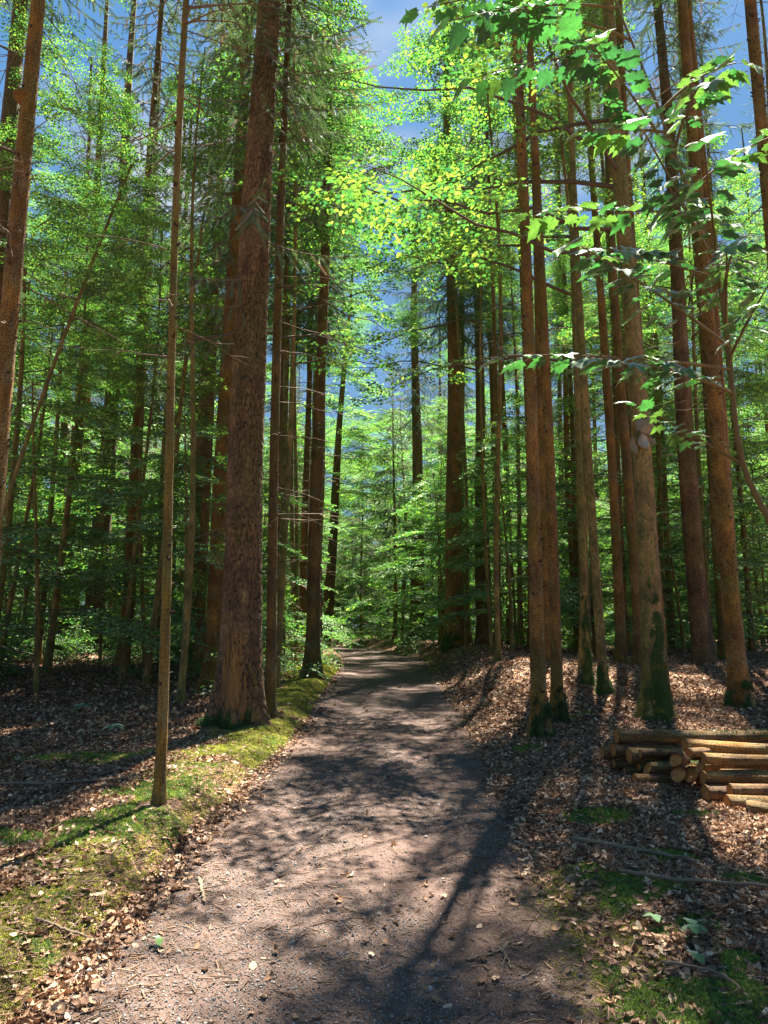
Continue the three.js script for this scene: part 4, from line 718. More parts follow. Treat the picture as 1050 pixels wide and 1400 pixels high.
// ------------------------------------------------------------------ maple with large leaves at the right
{
  const t = thing('maple_tree', 'young maple with large lobed leaves hanging over the view from the right', 'tree', P3(2.12, 3.55));
  const b = t.position, L = (x, y, d) => V(x - b.x, y - b.y, -d - b.z), R = rng(31);
  const stem = new THREE.CatmullRomCurve3([V(0, -0.2, 0), L(2.05, 1.2, 3.55), L(1.93, 2.06, 3.6), L(1.79, 2.45, 3.6), L(1.75, 3.36, 3.6), L(1.58, 4.08, 3.6), L(1.47, 4.5, 3.6), L(1.30, 5.3, 3.7), L(1.2, 6.1, 3.8)]);
  const w = new Wood(); w.tube(stem.getPoints(40), 0.020, 0.004, 9); part('trunk', w.build(), M.beech, t);
  // leaf outline: five pointed lobes, cupped and drooping
  const half = [[0.0, 0.0], [0.10, -0.06], [0.26, -0.10], [0.30, 0.02], [0.46, 0.10], [0.40, 0.20], [0.52, 0.34], [0.36, 0.38], [0.38, 0.52], [0.56, 0.66], [0.36, 0.64], [0.24, 0.60], [0.22, 0.74], [0.12, 0.84], [0.0, 1.05]];
  const leafGeo = (seed) => {
    const r = rng(seed), pts = [...half.map(([x, y]) => [x * r.r(0.92, 1.08), y]), ...half.slice(1, -1).reverse().map(([x, y]) => [-x * r.r(0.92, 1.08), y])], p = [], ix = [], cup = r.r(0.05, 0.6), dr = r.r(0.1, 0.6), tw = r.s(0.4);
    const put3 = (x, y) => p.push(x, -dr * y * y + cup * Math.abs(x) * 0.6 - 0.35 * x * x + tw * x * y + 0.045 * Math.sin(x * 13 + y * 9 + seed), y);
    put3(0, 0.36); for (const [x, y] of pts) put3(x, y); for (const [x, y] of pts) put3(x * 0.5, 0.36 + (y - 0.36) * 0.5);
    const n = pts.length; for (let i = 0; i < n; i++) { const j = (i + 1) % n; ix.push(0, 1 + n + i, 1 + n + j, 1 + n + i, 1 + i, 1 + j, 1 + n + i, 1 + j, 1 + n + j); }
    const g = new THREE.BufferGeometry(); g.setAttribute('position', new THREE.Float32BufferAttribute(p, 3)); const uv = []; for (let i = 0; i < p.length; i += 3) uv.push(p[i] / 1.2 + 0.5, (p[i + 2] + 0.12) / 1.2); g.setAttribute('uv', new THREE.Float32BufferAttribute(uv, 2)); g.setIndex(ix); g.computeVertexNormals(); return g;
  };
  const geos = [1, 2, 3, 4, 5, 6, 7, 8].map((k) => leafGeo(k * 17)), stalk = new Wood(), limbs = new Wood(); stalk.tube([V(0, 0.16, -0.5), V(0, 0, 0)], 0.013, 0.009, 3); const stalkGeo = stalk.build();
  let leafCount = 0; const extra = [];
  const leaf = (o, dir, size, mat) => {
    const more = leafCount++ >= 300, m = more ? new THREE.Mesh(R.pick(geos), mat) : part('leaf', R.pick(geos), mat, t), d = dir.clone().normalize(), st = o.clone().addScaledVector(d, size * 0.5).add(V(0, -0.02, 0));
    const q = new THREE.Matrix4(), up = V(R.s(0.3), 1, R.s(0.3)).normalize(), x = V().crossVectors(up, d).normalize(), y = V().crossVectors(d, x); q.makeBasis(x, y, d); m.quaternion.setFromRotationMatrix(q); m.position.copy(st); m.scale.setScalar(size); if (more) { m.updateMatrix(); extra.push(m.geometry.clone().applyMatrix4(m.matrix)); } else part('leaf_stalk', stalkGeo, M.twig, m);
  };
  // limbs: from a place on the stem to a tip; pairs of leaves along the outer half; bright: share coloured as sunlit
  const limb = (u, tip, n, size, bright, sag = 0.1) => {
    const a = stem.getPointAt(u), mid = a.clone().lerp(tip, 0.5).add(V(0, sag, 0)), c = new THREE.QuadraticBezierCurve3(a, mid, tip), pts = c.getPoints(10); limbs.tube(pts, 0.009, 0.003, 5);
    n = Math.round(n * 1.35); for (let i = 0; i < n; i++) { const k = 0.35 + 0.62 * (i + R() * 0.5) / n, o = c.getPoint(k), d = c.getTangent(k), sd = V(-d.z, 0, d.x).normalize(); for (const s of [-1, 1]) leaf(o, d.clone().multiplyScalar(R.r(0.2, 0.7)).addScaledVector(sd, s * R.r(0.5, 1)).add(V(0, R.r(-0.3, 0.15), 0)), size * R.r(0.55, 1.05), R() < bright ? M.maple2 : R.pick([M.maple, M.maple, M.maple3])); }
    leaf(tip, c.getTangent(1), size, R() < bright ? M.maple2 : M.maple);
  };
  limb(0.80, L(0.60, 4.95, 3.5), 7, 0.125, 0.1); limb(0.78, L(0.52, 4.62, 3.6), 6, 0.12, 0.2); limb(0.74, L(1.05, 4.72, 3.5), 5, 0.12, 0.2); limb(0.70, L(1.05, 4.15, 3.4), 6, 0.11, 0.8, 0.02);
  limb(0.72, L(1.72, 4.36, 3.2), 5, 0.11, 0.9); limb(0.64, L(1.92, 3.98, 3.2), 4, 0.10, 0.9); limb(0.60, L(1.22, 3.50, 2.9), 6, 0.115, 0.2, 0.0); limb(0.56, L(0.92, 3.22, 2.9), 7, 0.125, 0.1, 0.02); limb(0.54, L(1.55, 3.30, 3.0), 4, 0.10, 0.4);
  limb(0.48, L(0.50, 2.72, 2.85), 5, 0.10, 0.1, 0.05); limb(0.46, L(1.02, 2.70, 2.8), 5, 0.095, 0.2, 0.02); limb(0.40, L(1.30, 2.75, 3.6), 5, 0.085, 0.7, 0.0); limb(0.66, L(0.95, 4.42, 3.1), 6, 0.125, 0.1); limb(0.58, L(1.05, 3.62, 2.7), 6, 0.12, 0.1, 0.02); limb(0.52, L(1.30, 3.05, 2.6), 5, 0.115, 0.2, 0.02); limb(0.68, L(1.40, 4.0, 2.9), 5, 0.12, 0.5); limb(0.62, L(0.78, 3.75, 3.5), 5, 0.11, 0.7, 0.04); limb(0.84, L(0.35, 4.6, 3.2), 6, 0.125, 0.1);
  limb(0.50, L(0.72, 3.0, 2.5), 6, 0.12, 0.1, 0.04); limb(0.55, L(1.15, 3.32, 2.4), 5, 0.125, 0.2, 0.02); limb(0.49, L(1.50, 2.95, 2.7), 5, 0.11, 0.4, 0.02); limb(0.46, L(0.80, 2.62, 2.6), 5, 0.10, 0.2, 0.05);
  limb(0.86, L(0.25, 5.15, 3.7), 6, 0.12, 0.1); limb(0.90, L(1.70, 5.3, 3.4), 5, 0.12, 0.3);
  part('branches', limbs.build(), M.beech, t).userData = { kind: 'stuff' };
  if (extra.length) part('leaves', mergeGeometries(extra), M.maple, t).userData = { kind: 'stuff' };
}

// ------------------------------------------------------------------ log pile
const logBarks = [M.logBark, std({ map: spruceMap, bumpMap: spruceBump, bumpScale: 0.008, vertexColors: true, color: new THREE.Color(0.76, 0.75, 0.73) }), std({ map: pineMap, bumpMap: spruceBump, bumpScale: 0.006, vertexColors: true, color: new THREE.Color(1.1, 1.02, 0.92) })];
function logThing(label, x, y, d, r, len, { yaw = 0.2, tilt = 0.02, moss = false, seed = 1, cut = 0, group, bend = 0 } = {}) {
  // the visible cut end stands at x, y, -d; the log runs to the right and a little away
  const t = thing('log', label, 'log', V(x, y, -d), group); t.rotation.set(0, yaw, 0); const R = rng(seed), tp = R.r(0.82, 0.98), n = 70, sides = 28, p = [], uv = [], ix = [];
  const off = (s, q) => 1 + 0.035 * Math.sin(q * 2 + seed) + 0.09 * (fbm(s * 5 + seed, q * 1.3 + 3, 3) - 0.5) + 0.05 * (fbm(s * 30 + seed, q * 6, 2) - 0.5), cx = (s) => [-tilt * s + bend * s * (s - len) + 0.006 * Math.sin(s * 4 + seed), 0.008 * Math.sin(s * 3 + seed * 2)];
  for (let k = 0; k <= n; k++) { const s = (k / n) * len, [yy, zz] = cx(s), rr = r * lerp(1, tp, k / n); for (let j = 0; j <= sides; j++) { const q = (j / sides) * Math.PI * 2, c = rr * off(s, q % (Math.PI * 2 - 1e-6)); p.push(s + (k === 0 ? cut * Math.sin(q) * r : 0), yy + Math.sin(q) * c, zz + Math.cos(q) * c); uv.push((j / sides) * 1, s + seed); } }
  for (let k = 0; k < n; k++) for (let j = 0; j < sides; j++) { const a = k * (sides + 1) + j; ix.push(a, a + sides + 1, a + 1, a + 1, a + sides + 1, a + sides + 2); }
  const g = new THREE.BufferGeometry(); g.setAttribute('position', new THREE.Float32BufferAttribute(p, 3)); g.setAttribute('uv', new THREE.Float32BufferAttribute(uv, 2)); g.setIndex(ix); g.computeVertexNormals(); { const c = []; for (let i = 0; i < p.length; i += 3) { const a = fbm(p[i] * 6 + seed * 3, p[i + 1] * 22 + p[i + 2] * 22, 4), b = fbm(p[i] * 2.2 + seed, p[i + 1] * 9 - p[i + 2] * 9 + 4, 3); let k = mixc([0.6, 0.56, 0.52], [1.15, 1.1, 1.0], sstep(0.3, 0.66, a)); if (b > 0.6) k = mixc(k, [1.7, 1.45, 1.1], sstep(0.6, 0.66, b)); c.push(...k); } g.setAttribute('color', new THREE.Float32BufferAttribute(c, 3)); } part('bark', g, logBarks[seed % 3], t);
  for (const [s, e] of [[0, -1], [len, 1]]) {
    const P = [], U = [], I = [], [yy, zz] = cx(s), rr = r * (s ? tp : 1); P.push(s + e * 0.002, yy, zz); U.push(0.5, 0.5);
    for (let j = 0; j <= sides; j++) { const q = (j / sides) * Math.PI * 2, c = rr * off(s, q % (Math.PI * 2 - 1e-6)) * 0.985; P.push(s + e * 0.002 + (s ? 0 : cut * Math.sin(q) * r), yy + Math.sin(q) * c, zz + Math.cos(q) * c); U.push(0.5 + 0.46 * Math.cos(q), 0.5 + 0.46 * Math.sin(q)); if (j) I.push(0, e > 0 ? j + 1 : j, e > 0 ? j : j + 1); }
    const h = new THREE.BufferGeometry(); h.setAttribute('position', new THREE.Float32BufferAttribute(P, 3)); h.setAttribute('uv', new THREE.Float32BufferAttribute(U, 2)); h.setIndex(I); h.computeVertexNormals(); part('cut_end', h, M.logEnd, t);
  }
  const w = new Wood(); for (let i = 0; i < len * 5; i++) { const s = R.r(0.1, len), q = R() * 6.3, [yy, zz] = cx(s), c = r * 0.92; w.tube([V(s, yy + Math.sin(q) * c, zz + Math.cos(q) * c), V(s + 0.008, yy + Math.sin(q) * (c + r * 0.16), zz + Math.cos(q) * (c + r * 0.16))], 0.009, 0.006, 5); } part('knots', w.build(), M.knot, t);
  if (moss) { const S = new Soup(); for (let i = 0; i < 900; i++) { const s = len * (0.12 + 0.55 * R()), q = Math.PI * (0.5 + R.s(0.42)); if (fbm(s * 5 + seed, q * 2, 2) < 0.55) continue; const [yy, zz] = cx(s), o = V(s, yy + Math.sin(q) * r * 0.98, zz + Math.cos(q) * r * 0.98), a = R() * 6.3, k = 0.016; S.tri(o, V(o.x + Math.cos(a) * k, o.y + 0.004, o.z + Math.sin(a) * k), V(o.x + Math.cos(a + 0.8) * k * 0.7, o.y + 0.012, o.z + Math.sin(a + 0.8) * k * 0.7), mixc([0.03, 0.06, 0.015], [0.07, 0.11, 0.02], R())); } if (S.p.length) part('moss', S.build(), M.needle, t); }
  return t;
}
{
  let s = 1; const o = (e) => ({ seed: s++, ...e });
  logThing('longest log on top of the rear stack with mossy spots on its bark', 2.09, 0.705, 6.90, 0.064, 2.9, o({ moss: true, tilt: 0.02, yaw: 0.12 }));
  logThing('log under the longest top log, second from its end in the rear stack', 2.06, 0.585, 6.90, 0.062, 1.6, o({ yaw: 0.12 }));
  logThing('thick short-faced log in the middle of the rear stack', 2.15, 0.565, 6.75, 0.066, 1.6, o({ yaw: 0.12 }));
  logThing('log sticking out furthest at the end of the rear stack', 1.98, 0.555, 7.00, 0.052, 1.8, o({ yaw: 0.12 }));
  logThing('thin pole with a twig stub lying across the rear stack', 2.22, 0.60, 6.66, 0.034, 1.2, o({ yaw: 0.12, tilt: 0.03 }));
  logThing('mossy dark short log with ragged cut in the rear stack', 2.26, 0.475, 6.62, 0.058, 1.0, o({ moss: true, yaw: 0.12, cut: 0.4 }));
  logThing('thin pole beside the ragged mossy log', 2.23, 0.47, 6.76, 0.038, 1.2, o({ yaw: 0.12 }));
  logThing('lowest log of the rear stack lying on the leaves', 2.12, 0.395, 6.55, 0.046, 1.3, o({ yaw: 0.10 }));
  logThing('thin dark pole deep under the rear stack', 2.07, 0.465, 6.93, 0.034, 1.4, o({ yaw: 0.12, group: 'thin poles under the rear stack' }));
  logThing('thin dark pole deep under the rear stack', 2.14, 0.415, 6.87, 0.036, 1.4, o({ yaw: 0.12, group: 'thin poles under the rear stack' }));
  logThing('short log with slanted cut wedged upright between the two stacks', 2.41, 0.60, 6.36, 0.052, 0.5, o({ yaw: 1.0, cut: 0.9, tilt: 0.12 }));
  logThing('slanted-cut log end between the stacks, lower one beside the gap', 2.40, 0.50, 6.28, 0.058, 0.6, o({ yaw: 1.05, cut: 1.2, tilt: 0.1 }));
  logThing('slanted-cut log end between the stacks, lower one next to the front stack', 2.50, 0.49, 6.30, 0.058, 0.6, o({ yaw: 0.9, cut: 1.2, tilt: 0.1 }));
  logThing('stub log with a broken face under the topmost front log', 2.45, 0.665, 6.18, 0.04, 0.5, o({ yaw: 0.5, cut: -0.5 }));
  logThing('topmost thick log of the front stack', 2.47, 0.71, 6.30, 0.055, 2.2, o({ yaw: 0.10, tilt: 0.055 }));
  logThing('slightly bent log second from the top of the front stack', 2.53, 0.645, 6.10, 0.042, 2.0, o({ yaw: 0.10, tilt: 0.06, bend: -0.012 }));
  logThing('short wedge-cut log in the gap of the front stack', 2.54, 0.57, 6.2, 0.046, 0.9, o({ yaw: 0.3, cut: 0.8 }));
  logThing('thinnest pole in the gap of the front stack', 2.67, 0.53, 6.12, 0.03, 1.8, o({ yaw: 0.08, tilt: 0.035 }));
  logThing('log lying on the bottom log of the front stack', 2.50, 0.50, 6.06, 0.052, 2.0, o({ yaw: 0.08, tilt: 0.03 }));
  logThing('thick bottom log of the front stack with bright cut end', 2.48, 0.395, 6.00, 0.066, 2.1, o({ yaw: 0.08, tilt: 0.02 }));
  logThing('loose olive pole lying on the leaves in front of the stacks', 2.62, 0.375, 5.62, 0.05, 1.6, o({ yaw: -0.6, tilt: 0.035 }));
  logThing('log lying lowest at the front of the front stack', 2.56, 0.372, 5.80, 0.056, 1.9, o({ yaw: 0.05, tilt: 0.015 }));
  logThing('mossy log just above the lowest front log', 2.62, 0.45, 5.88, 0.048, 1.9, o({ yaw: 0.06, tilt: 0.02, moss: true }));
  logThing('log hidden behind the front stack', 2.62, 0.42, 6.3, 0.058, 2.0, o({ yaw: 0.08 }));
  logThing('log behind the thinnest pole in the front stack', 2.75, 0.56, 6.3, 0.055, 1.8, o({ yaw: 0.08, tilt: 0.03 }));
}

// ------------------------------------------------------------------ fallen branches, stump
function stick(label, pts, r, seed) {
  const R = rng(seed), c = new THREE.CatmullRomCurve3(pts.map(([x, d, up = 0]) => V(x, groundY(x, -d) + r + 0.012 + up, -d))), o = c.getPoint(0), t = thing('fallen_branch', label, 'branch', o), w = new Wood(), q = c.getPoints(22).map((p) => p.sub(o).add(V(R.s(0.006), R.s(0.003), R.s(0.006))));
  w.tube(q, r, r * 0.55, 7); part('stem', w.build(), M.deadTwig, t);
  const f = new Wood(); for (let i = 0; i < 3; i++) { const p = q[4 + Math.floor(R() * 14)], a = R() * 6.3, l = R.r(0.05, 0.16); f.tube([p, V(p.x + Math.cos(a) * l, p.y + 0.02, p.z + Math.sin(a) * l)], r * 0.4, r * 0.2, 4); } part('side_twigs', f.build(), M.deadTwig, t);
}
stick('long fallen branch on the leaves below the log pile', [[1.22, 5.05], [1.5, 4.85], [1.85, 4.62]], 0.019, 1);
stick('thin curved branch lying on leaves right of the moss patch', [[1.32, 4.42, 0.02], [1.6, 4.2, 0.03], [2.1, 4.12, 0.03], [2.6, 4.2]], 0.012, 2);
stick('short dark stick above the thin curved branch', [[1.75, 3.95], [2.2, 3.9]], 0.010, 3);
stick('bent twig lying across the green moss patch', [[1.18, 3.42, 0.02], [1.38, 3.3, 0.02], [1.42, 3.15]], 0.006, 4);
stick('small forked twig on the bare path', [[0.36, 3.55], [0.48, 3.58], [0.60, 3.68]], 0.006, 5);
stick('short upright-pointing twig beside the forked twig on the path', [[0.53, 3.62], [0.55, 3.45]], 0.006, 6);
stick('long thin branch on the leaf litter left of the slender stem', [[-3.4, 6.3], [-2.6, 6.15], [-2.1, 6.3]], 0.012, 7);
stick('short stick at the foot of the left bank', [[-1.03, 4.4], [-0.96, 4.2], [-0.93, 4.1]], 0.012, 8);
stick('thin twig on the mossy left bank', [[-1.58, 3.62], [-1.36, 3.7]], 0.008, 9);
stick('arched dead branch beside the rooted orange spruce', [[2.5, 20.4, 0.05], [3.0, 20.2, 0.5], [3.6, 20.6, 0.1]], 0.03, 10);
stick('stick lying on the leaf litter at the right near the seedlings', [[1.62, 3.35], [1.95, 3.22], [2.2, 3.2]], 0.014, 11);
stick('short pale stick at the edge of the path below the logs', [[1.02, 5.25], [1.22, 5.3]], 0.011, 12);

// ------------------------------------------------------------------ ground cover: dry leaves, needles, gravel, moss
function mossAt(x, d) {                              // [yellow carpet, green cushions]
  const [s, e] = sideOf(x, -d), n = fbm(x * 2.6 + 9, d * 2.6, 4), m = fbm(x * 1.2 + 30, d * 1.2, 3);
  let y = 0, g = 0;
  if (s < 0 && e > -0.02) { const strip = sstep(-0.02, 0.06, e) * (1 - sstep(0.5, 1.1, e)); y = Math.max(y, strip * sstep(0.2, 0.36, n)); g = Math.max(g, sstep(0.54, 0.64, n) * strip * 0.8); if (d < 7.5 && e > 0.2) { g = Math.max(g, sstep(0.56, 0.66, m) * (1 - sstep(2, 3, e))); y = Math.max(y, sstep(0.46, 0.58, m) * 0.8 * (1 - sstep(2, 3, e))); } if (d > 10 && d < 20) y = Math.max(y, 0.8 * sstep(0.42, 0.55, m) * (1 - sstep(0.9, 1.8, e))); }
  const el = (cx, cd, rx, rd) => 1 - Math.hypot((x - cx) / rx, (d - cd) / rd);
  const a = el(1.16, 3.85, 0.62, 1.0) + 0.7 * (n - 0.47); if (a > 0) { y = Math.max(y, sstep(0, 0.25, a) * 0.9 * (1 - sstep(1.15, 1.5, x))); g = Math.max(g, sstep(0.05, 0.3, a) * sstep(0.85, 1.1, x + 0.6 * (m - 0.5)) * sstep(0.40, 0.50, n)); }
  for (const [cx, cd, rx, rd] of [[1.52, 5.55, 0.32, 0.2], [1.9, 3.5, 0.18, 0.3], [1.75, 4.75, 0.2, 0.16], [2.25, 5.65, 0.22, 0.14], [1.45, 7.9, 0.22, 0.18], [2.3, 9.2, 0.16, 0.14], [2.6, 9.6, 0.14, 0.12], [-2.35, 4.7, 0.35, 0.3], [-2.0, 5.0, 0.2, 0.14], [-1.95, 5.9, 0.25, 0.18], [2.0, 4.35, 0.16, 0.14]]) { const b = el(cx, cd, rx, rd) + 0.6 * (n - 0.5); if (b > 0) g = Math.max(g, sstep(0, 0.3, b)); }
  if (s > 0 && d > 17 && d < 24 && e > 0 && e < 1.6) g = Math.max(g, 0.8 * sstep(0.4, 0.55, m));
  return [clamp(y), clamp(g)];
}
const G = rng(12345), mat4 = () => new THREE.Matrix4(), qe = (x, y, z) => new THREE.Quaternion().setFromEuler(new THREE.Euler(x, y, z));
const nearTrunk = (x, d) => spots.some(([a, b]) => b < 16 && Math.hypot(a - x, b - d) < 0.16);
{ // dry leaves
  const geos = [0, 1, 2].map((k) => { const g = new THREE.PlaneGeometry(1, 0.62, 3, 2).rotateX(-Math.PI / 2), p = g.attributes.position, r = rng(k + 60); for (let i = 0; i < p.count; i++) { const x = p.getX(i), z = p.getZ(i), w = 1 - Math.pow(Math.abs(x) * 1.75, 2) * 0.9; p.setXYZ(i, x, 0.25 * (k + 0.4) * x * x * 1.2 + (0.7 + 0.5 * k) * z * z + r.s(0.07), z * Math.max(0.12, w)); } g.computeVertexNormals(); g.deleteAttribute('uv'); return g; });
  const sets = [[], [], []], cols = [[], [], []];
  const add = (x, d, big) => { const k = Math.floor(G() * 3), s = G.r(0.028, 0.058) * big, t = litterTone(G), c = new THREE.Color().setRGB(t[0] / 255, t[1] / 255, t[2] / 255, THREE.SRGBColorSpace); sets[k].push(mat4().compose(V(x, groundY(x, -d) + G.r(0.004, 0.020), -d), qe(G.s(0.55), G() * 6.3, G.s(0.55)), V(s, s, s * G.r(0.8, 1.1)))); cols[k].push(c); };
  for (let i = 0; i < 330000; i++) {
    const d = 2.3 * Math.exp(G() * 2.25), x = G.s(0.62 * d + 0.8), [s, e] = sideOf(x, -d);
    let p = s < 0 ? sstep(-0.25, 0.15, e) : sstep(-0.18, 0.35, e); p = Math.max(p, 0.004); const [y, g] = mossAt(x, d); p *= 1 - 0.95 * Math.max(y, g); p *= clamp(7 / d, 0.35, 1);
    if (G() > p || nearTrunk(x, d)) continue;
    add(x, d, d > 9 ? 1.35 : 1);
  }
  sets.forEach((m, k) => stuff(['leaf_litter', 'curled_leaf_litter', 'crumpled_leaf_litter'][k], geos[k], M.dryLeaf, m, cols[k], ['brown dry beech leaves scattered over the forest floor', 'loosely curled dry leaves scattered over the forest floor', 'crumpled dry leaves scattered over the forest floor'][k], 'leaves'));
}
{ // needles and bits of twig on the path
  const g = new THREE.CylinderGeometry(0.5, 0.35, 1, 4, 1).rotateZ(Math.PI / 2), m = [], c = [];
  for (let i = 0; i < 90000 && m.length < 34000; i++) {
    const d = 2.4 * Math.exp(G() * 1.5), x = pathCentre(d) + G.s(1.35), [s, e] = sideOf(x, -d), p = 0.35 + 0.65 * sstep(-0.7, 0, e); if (e > 0.3 || G() > p) continue;
    const l = G() < 0.06 ? G.r(0.04, 0.09) : G.r(0.012, 0.032), r = l > 0.035 ? G.r(0.0025, 0.004) : G.r(0.0010, 0.0018), t = mixc([0.10, 0.06, 0.035], [0.32, 0.20, 0.13], G() * G());
    m.push(mat4().compose(V(x, groundY(x, -d) + 0.013 + r, -d), qe(0, G() * 6.3, G.s(0.2)), V(l, r * 2, r * 2))); c.push(new THREE.Color().setRGB(...t));
  }
  for (let i = 0; i < 60000; i++) {
    const d = 2.4 * Math.exp(G() * 1.7), x = G.s(0.6 * d + 0.6), [s, e] = sideOf(x, -d); if (e < 0.1 || mossAt(x, d)[1] > 0.4 || m.length > 46000) continue;
    const big = G() < 0.05, l = big ? G.r(0.08, 0.24) : G.r(0.02, 0.06), r = big ? G.r(0.002, 0.0045) : G.r(0.001, 0.002), t = mixc([0.10, 0.065, 0.04], [0.30, 0.21, 0.14], G() * G());
    m.push(mat4().compose(V(x, groundY(x, -d) + 0.018 + G() * 0.012, -d), qe(0, G() * 6.3, G.s(0.25)), V(l, r * 2, r * 2))); c.push(new THREE.Color().setRGB(...t));
  }
  stuff('needle_litter', g, M.litterStick, m, c, 'brown needles and bits of twig strewn over path and floor', 'needles');
}
{ // gravel
  const g = new THREE.IcosahedronGeometry(0.5, 0), p = g.attributes.position; for (let i = 0; i < p.count; i++) { const k = 0.8 + 0.4 * hash2(Math.round(p.getX(i) * 50), Math.round(p.getY(i) * 50 + p.getZ(i) * 130)); p.setXYZ(i, p.getX(i) * k, p.getY(i) * k * 0.7, p.getZ(i) * k); } g.computeVertexNormals();
  const m = [], c = [];
  for (let i = 0; i < 90000 && m.length < 26000; i++) {
    const d = 2.4 * Math.exp(G() * 1.25), x = pathCentre(d) + G.s(1.1), [s, e] = sideOf(x, -d), w = sstep(0.38, 0.6, fbm(x * 1.3 + 2, d * 0.9 + 5, 4) + 0.25 * Math.exp(-((s / 0.55) ** 2)) - 0.10); if (e > 0 || G() > 0.15 + 0.85 * w) continue;
    const r = G() < 0.008 ? G.r(0.012, 0.026) : 0.004 + 0.010 * G() * G(), t = mixc([0.10, 0.09, 0.085], [0.36, 0.33, 0.30], G() * G());
    m.push(mat4().compose(V(x, groundY(x, -d) + 0.011 + r * 0.15, -d), qe(G() * 6, G() * 6, G() * 6), V(r, r, r))); c.push(new THREE.Color().setRGB(...t));
  }
  stuff('gravel', g, M.stone, m, c, 'small grey stones pressed into the path', 'gravel');
}
{ // moss
  const tuft = (seed, n, h, spread) => { const S = new Soup(), r = rng(seed); for (let i = 0; i < n; i++) { const a = r() * 6.3, rad = r() * spread, o = V(Math.cos(a) * rad, 0, Math.sin(a) * rad), b = r() * 6.3, ln = r.r(0.2, 0.9), hh = h * r.r(0.6, 1.1), w = 0.16; S.tri(V(o.x - Math.sin(b) * w, 0, o.z + Math.cos(b) * w), V(o.x + Math.sin(b) * w, 0, o.z - Math.cos(b) * w), V(o.x + Math.cos(b) * ln * 0.7, hh, o.z + Math.sin(b) * ln * 0.7), [1, 1, 1]); } const g = S.build(); g.deleteAttribute('color'); return g; };
  const yg = tuft(3, 16, 0.55, 0.8), gg = tuft(4, 16, 0.9, 0.8), ym = [], yc = [], gm = [], gc = [];
  for (let i = 0; i < 560000; i++) {
    const d = 2.3 * Math.exp(G() * 2.3), x = G.s(0.58 * d + 0.5); if (d > 11 && G() > 0.5) continue; const [y, g] = mossAt(x, d); if (y + g < 0.05 || nearTrunk(x, d)) continue;
    const far = d > 8 ? 1.7 : 1;
    if (G() < g * 0.8) { const s = G.r(0.008, 0.017) * far, k = G(); gm.push(mat4().compose(V(x, groundY(x, -d) + 0.022 * g * G() - 0.003, -d), qe(G.s(0.4), G() * 6.3, G.s(0.4)), V(s, s * G.r(0.8, 1.4), s))); gc.push(new THREE.Color().setRGB(...mixc([0.06, 0.13, 0.012], [0.24, 0.32, 0.02], k * k))); }
    else if (G() < y * 0.8) { const s = G.r(0.008, 0.017) * far, k = G(); ym.push(mat4().compose(V(x, groundY(x, -d) + 0.012 * y * G() - 0.003, -d), qe(G.s(0.5), G() * 6.3, G.s(0.5)), V(s, s * G.r(0.7, 1.2), s))); yc.push(new THREE.Color().setRGB(...mixc([0.13, 0.125, 0.012], [0.36, 0.36, 0.03], k))); }
  }
  for (let i = 0; i < 90000; i++) { // the ridge further along the path
    const d = G.r(7, 19), x = pathCentre(d) - pathHalf(d) - G.r(-0.02, 1.2), [y, g] = mossAt(x, d); if (nearTrunk(x, d) || G() > y * 0.9) continue;
    const s = G.r(0.014, 0.028), k = G(); ym.push(mat4().compose(V(x, groundY(x, -d) + 0.012 * G(), -d), qe(G.s(0.5), G() * 6.3, G.s(0.5)), V(s, s * G.r(0.7, 1.2), s))); yc.push(new THREE.Color().setRGB(...mixc([0.13, 0.135, 0.012], [0.36, 0.37, 0.03], k)));
  }
  stuff('moss_carpet', yg, M.mossTuft, ym, yc, 'yellow-olive moss carpet along the path edges', 'moss');
  stuff('green_moss', gg, M.mossTuft, gm, gc, 'green moss cushions between the dry leaves', 'moss');
}
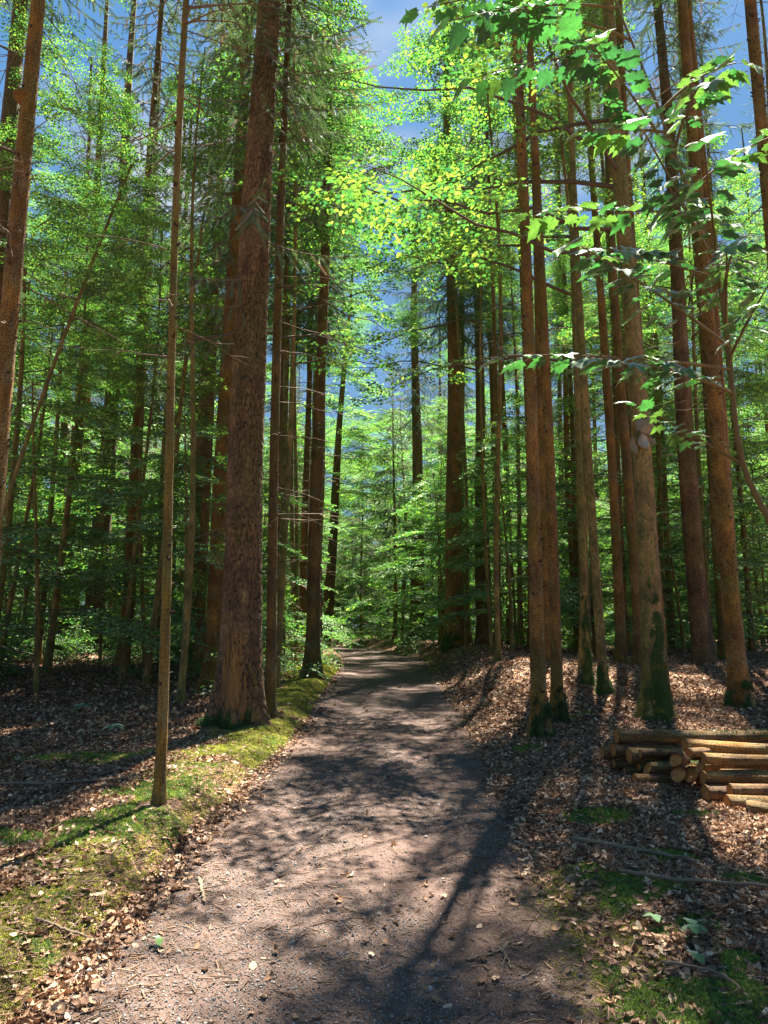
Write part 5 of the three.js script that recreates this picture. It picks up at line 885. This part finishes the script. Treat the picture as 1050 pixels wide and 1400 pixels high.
{ // small broad-leaved seedlings on the right foreground
  const g = (() => { const s = new THREE.Shape(); s.moveTo(0, 0); s.bezierCurveTo(0.5, 0.15, 0.5, 0.7, 0, 1); s.bezierCurveTo(-0.5, 0.7, -0.5, 0.15, 0, 0); const q = new THREE.ShapeGeometry(s, 5); q.rotateX(-Math.PI / 2).scale(1, 1, -1); const p = q.attributes.position; for (let i = 0; i < p.count; i++) p.setY(i, 0.3 * Math.abs(p.getX(i)) - 0.25 * p.getZ(i) ** 2); q.computeVertexNormals(); return q; })();
  const R = rng(90);
  const make = (x, d, n, size, h, label) => { const t = thing('seedling', label, 'plant', P3(x, d)); const w = new Wood(); w.tube([V(0, -0.02, 0), V(0.004, h * 0.6, 0), V(0, h, 0)], 0.002, 0.0014, 4); part('stem', w.build(), M.twig, t); for (let i = 0; i < n; i++) { const l = part('leaf', g, R() < 0.5 ? M.maple : M.maple2, t); l.position.set(0, h - 0.004 * (i % 2), 0); l.rotation.set(R.s(0.2), (i / n) * 6.283 + R.s(0.4), R.s(0.2)); l.scale.setScalar(size * R.r(0.8, 1.15)); } };
  make(1.40, 3.62, 4, 0.075, 0.09, 'four-leaved seedling growing in the green moss patch'); make(1.28, 3.78, 3, 0.06, 0.07, 'three-leaved seedling at the upper end of the green moss patch'); make(1.32, 3.42, 2, 0.07, 0.06, 'two-leaved seedling beside the bent twig on the moss'); make(1.58, 3.02, 4, 0.05, 0.08, 'small bright seedling standing in dry leaves beside a stick'); make(1.42, 2.78, 3, 0.05, 0.06, 'tiny seedling in the dry leaves below the moss patch'); make(-1.62, 3.28, 6, 0.05, 0.07, 'leafy little plant on the left bank beside the moss'); make(-1.52, 2.92, 4, 0.05, 0.05, 'small plant with round leaves low on the left bank'); make(-1.02, 3.62, 3, 0.045, 0.05, 'lone green seedling at the edge of path and left bank');
  make(1.95, 3.45, 5, 0.06, 0.08, 'bushy seedling on the moss cushion at the right'); make(-2.9, 8.2, 6, 0.11, 0.16, 'broad-leaved seedling alone in the leaf litter left of the thick pine'); make(-3.8, 9.6, 7, 0.12, 0.2, 'leafy seedling in the litter near the leaning sapling');
}

renderer.render(scene, camera);
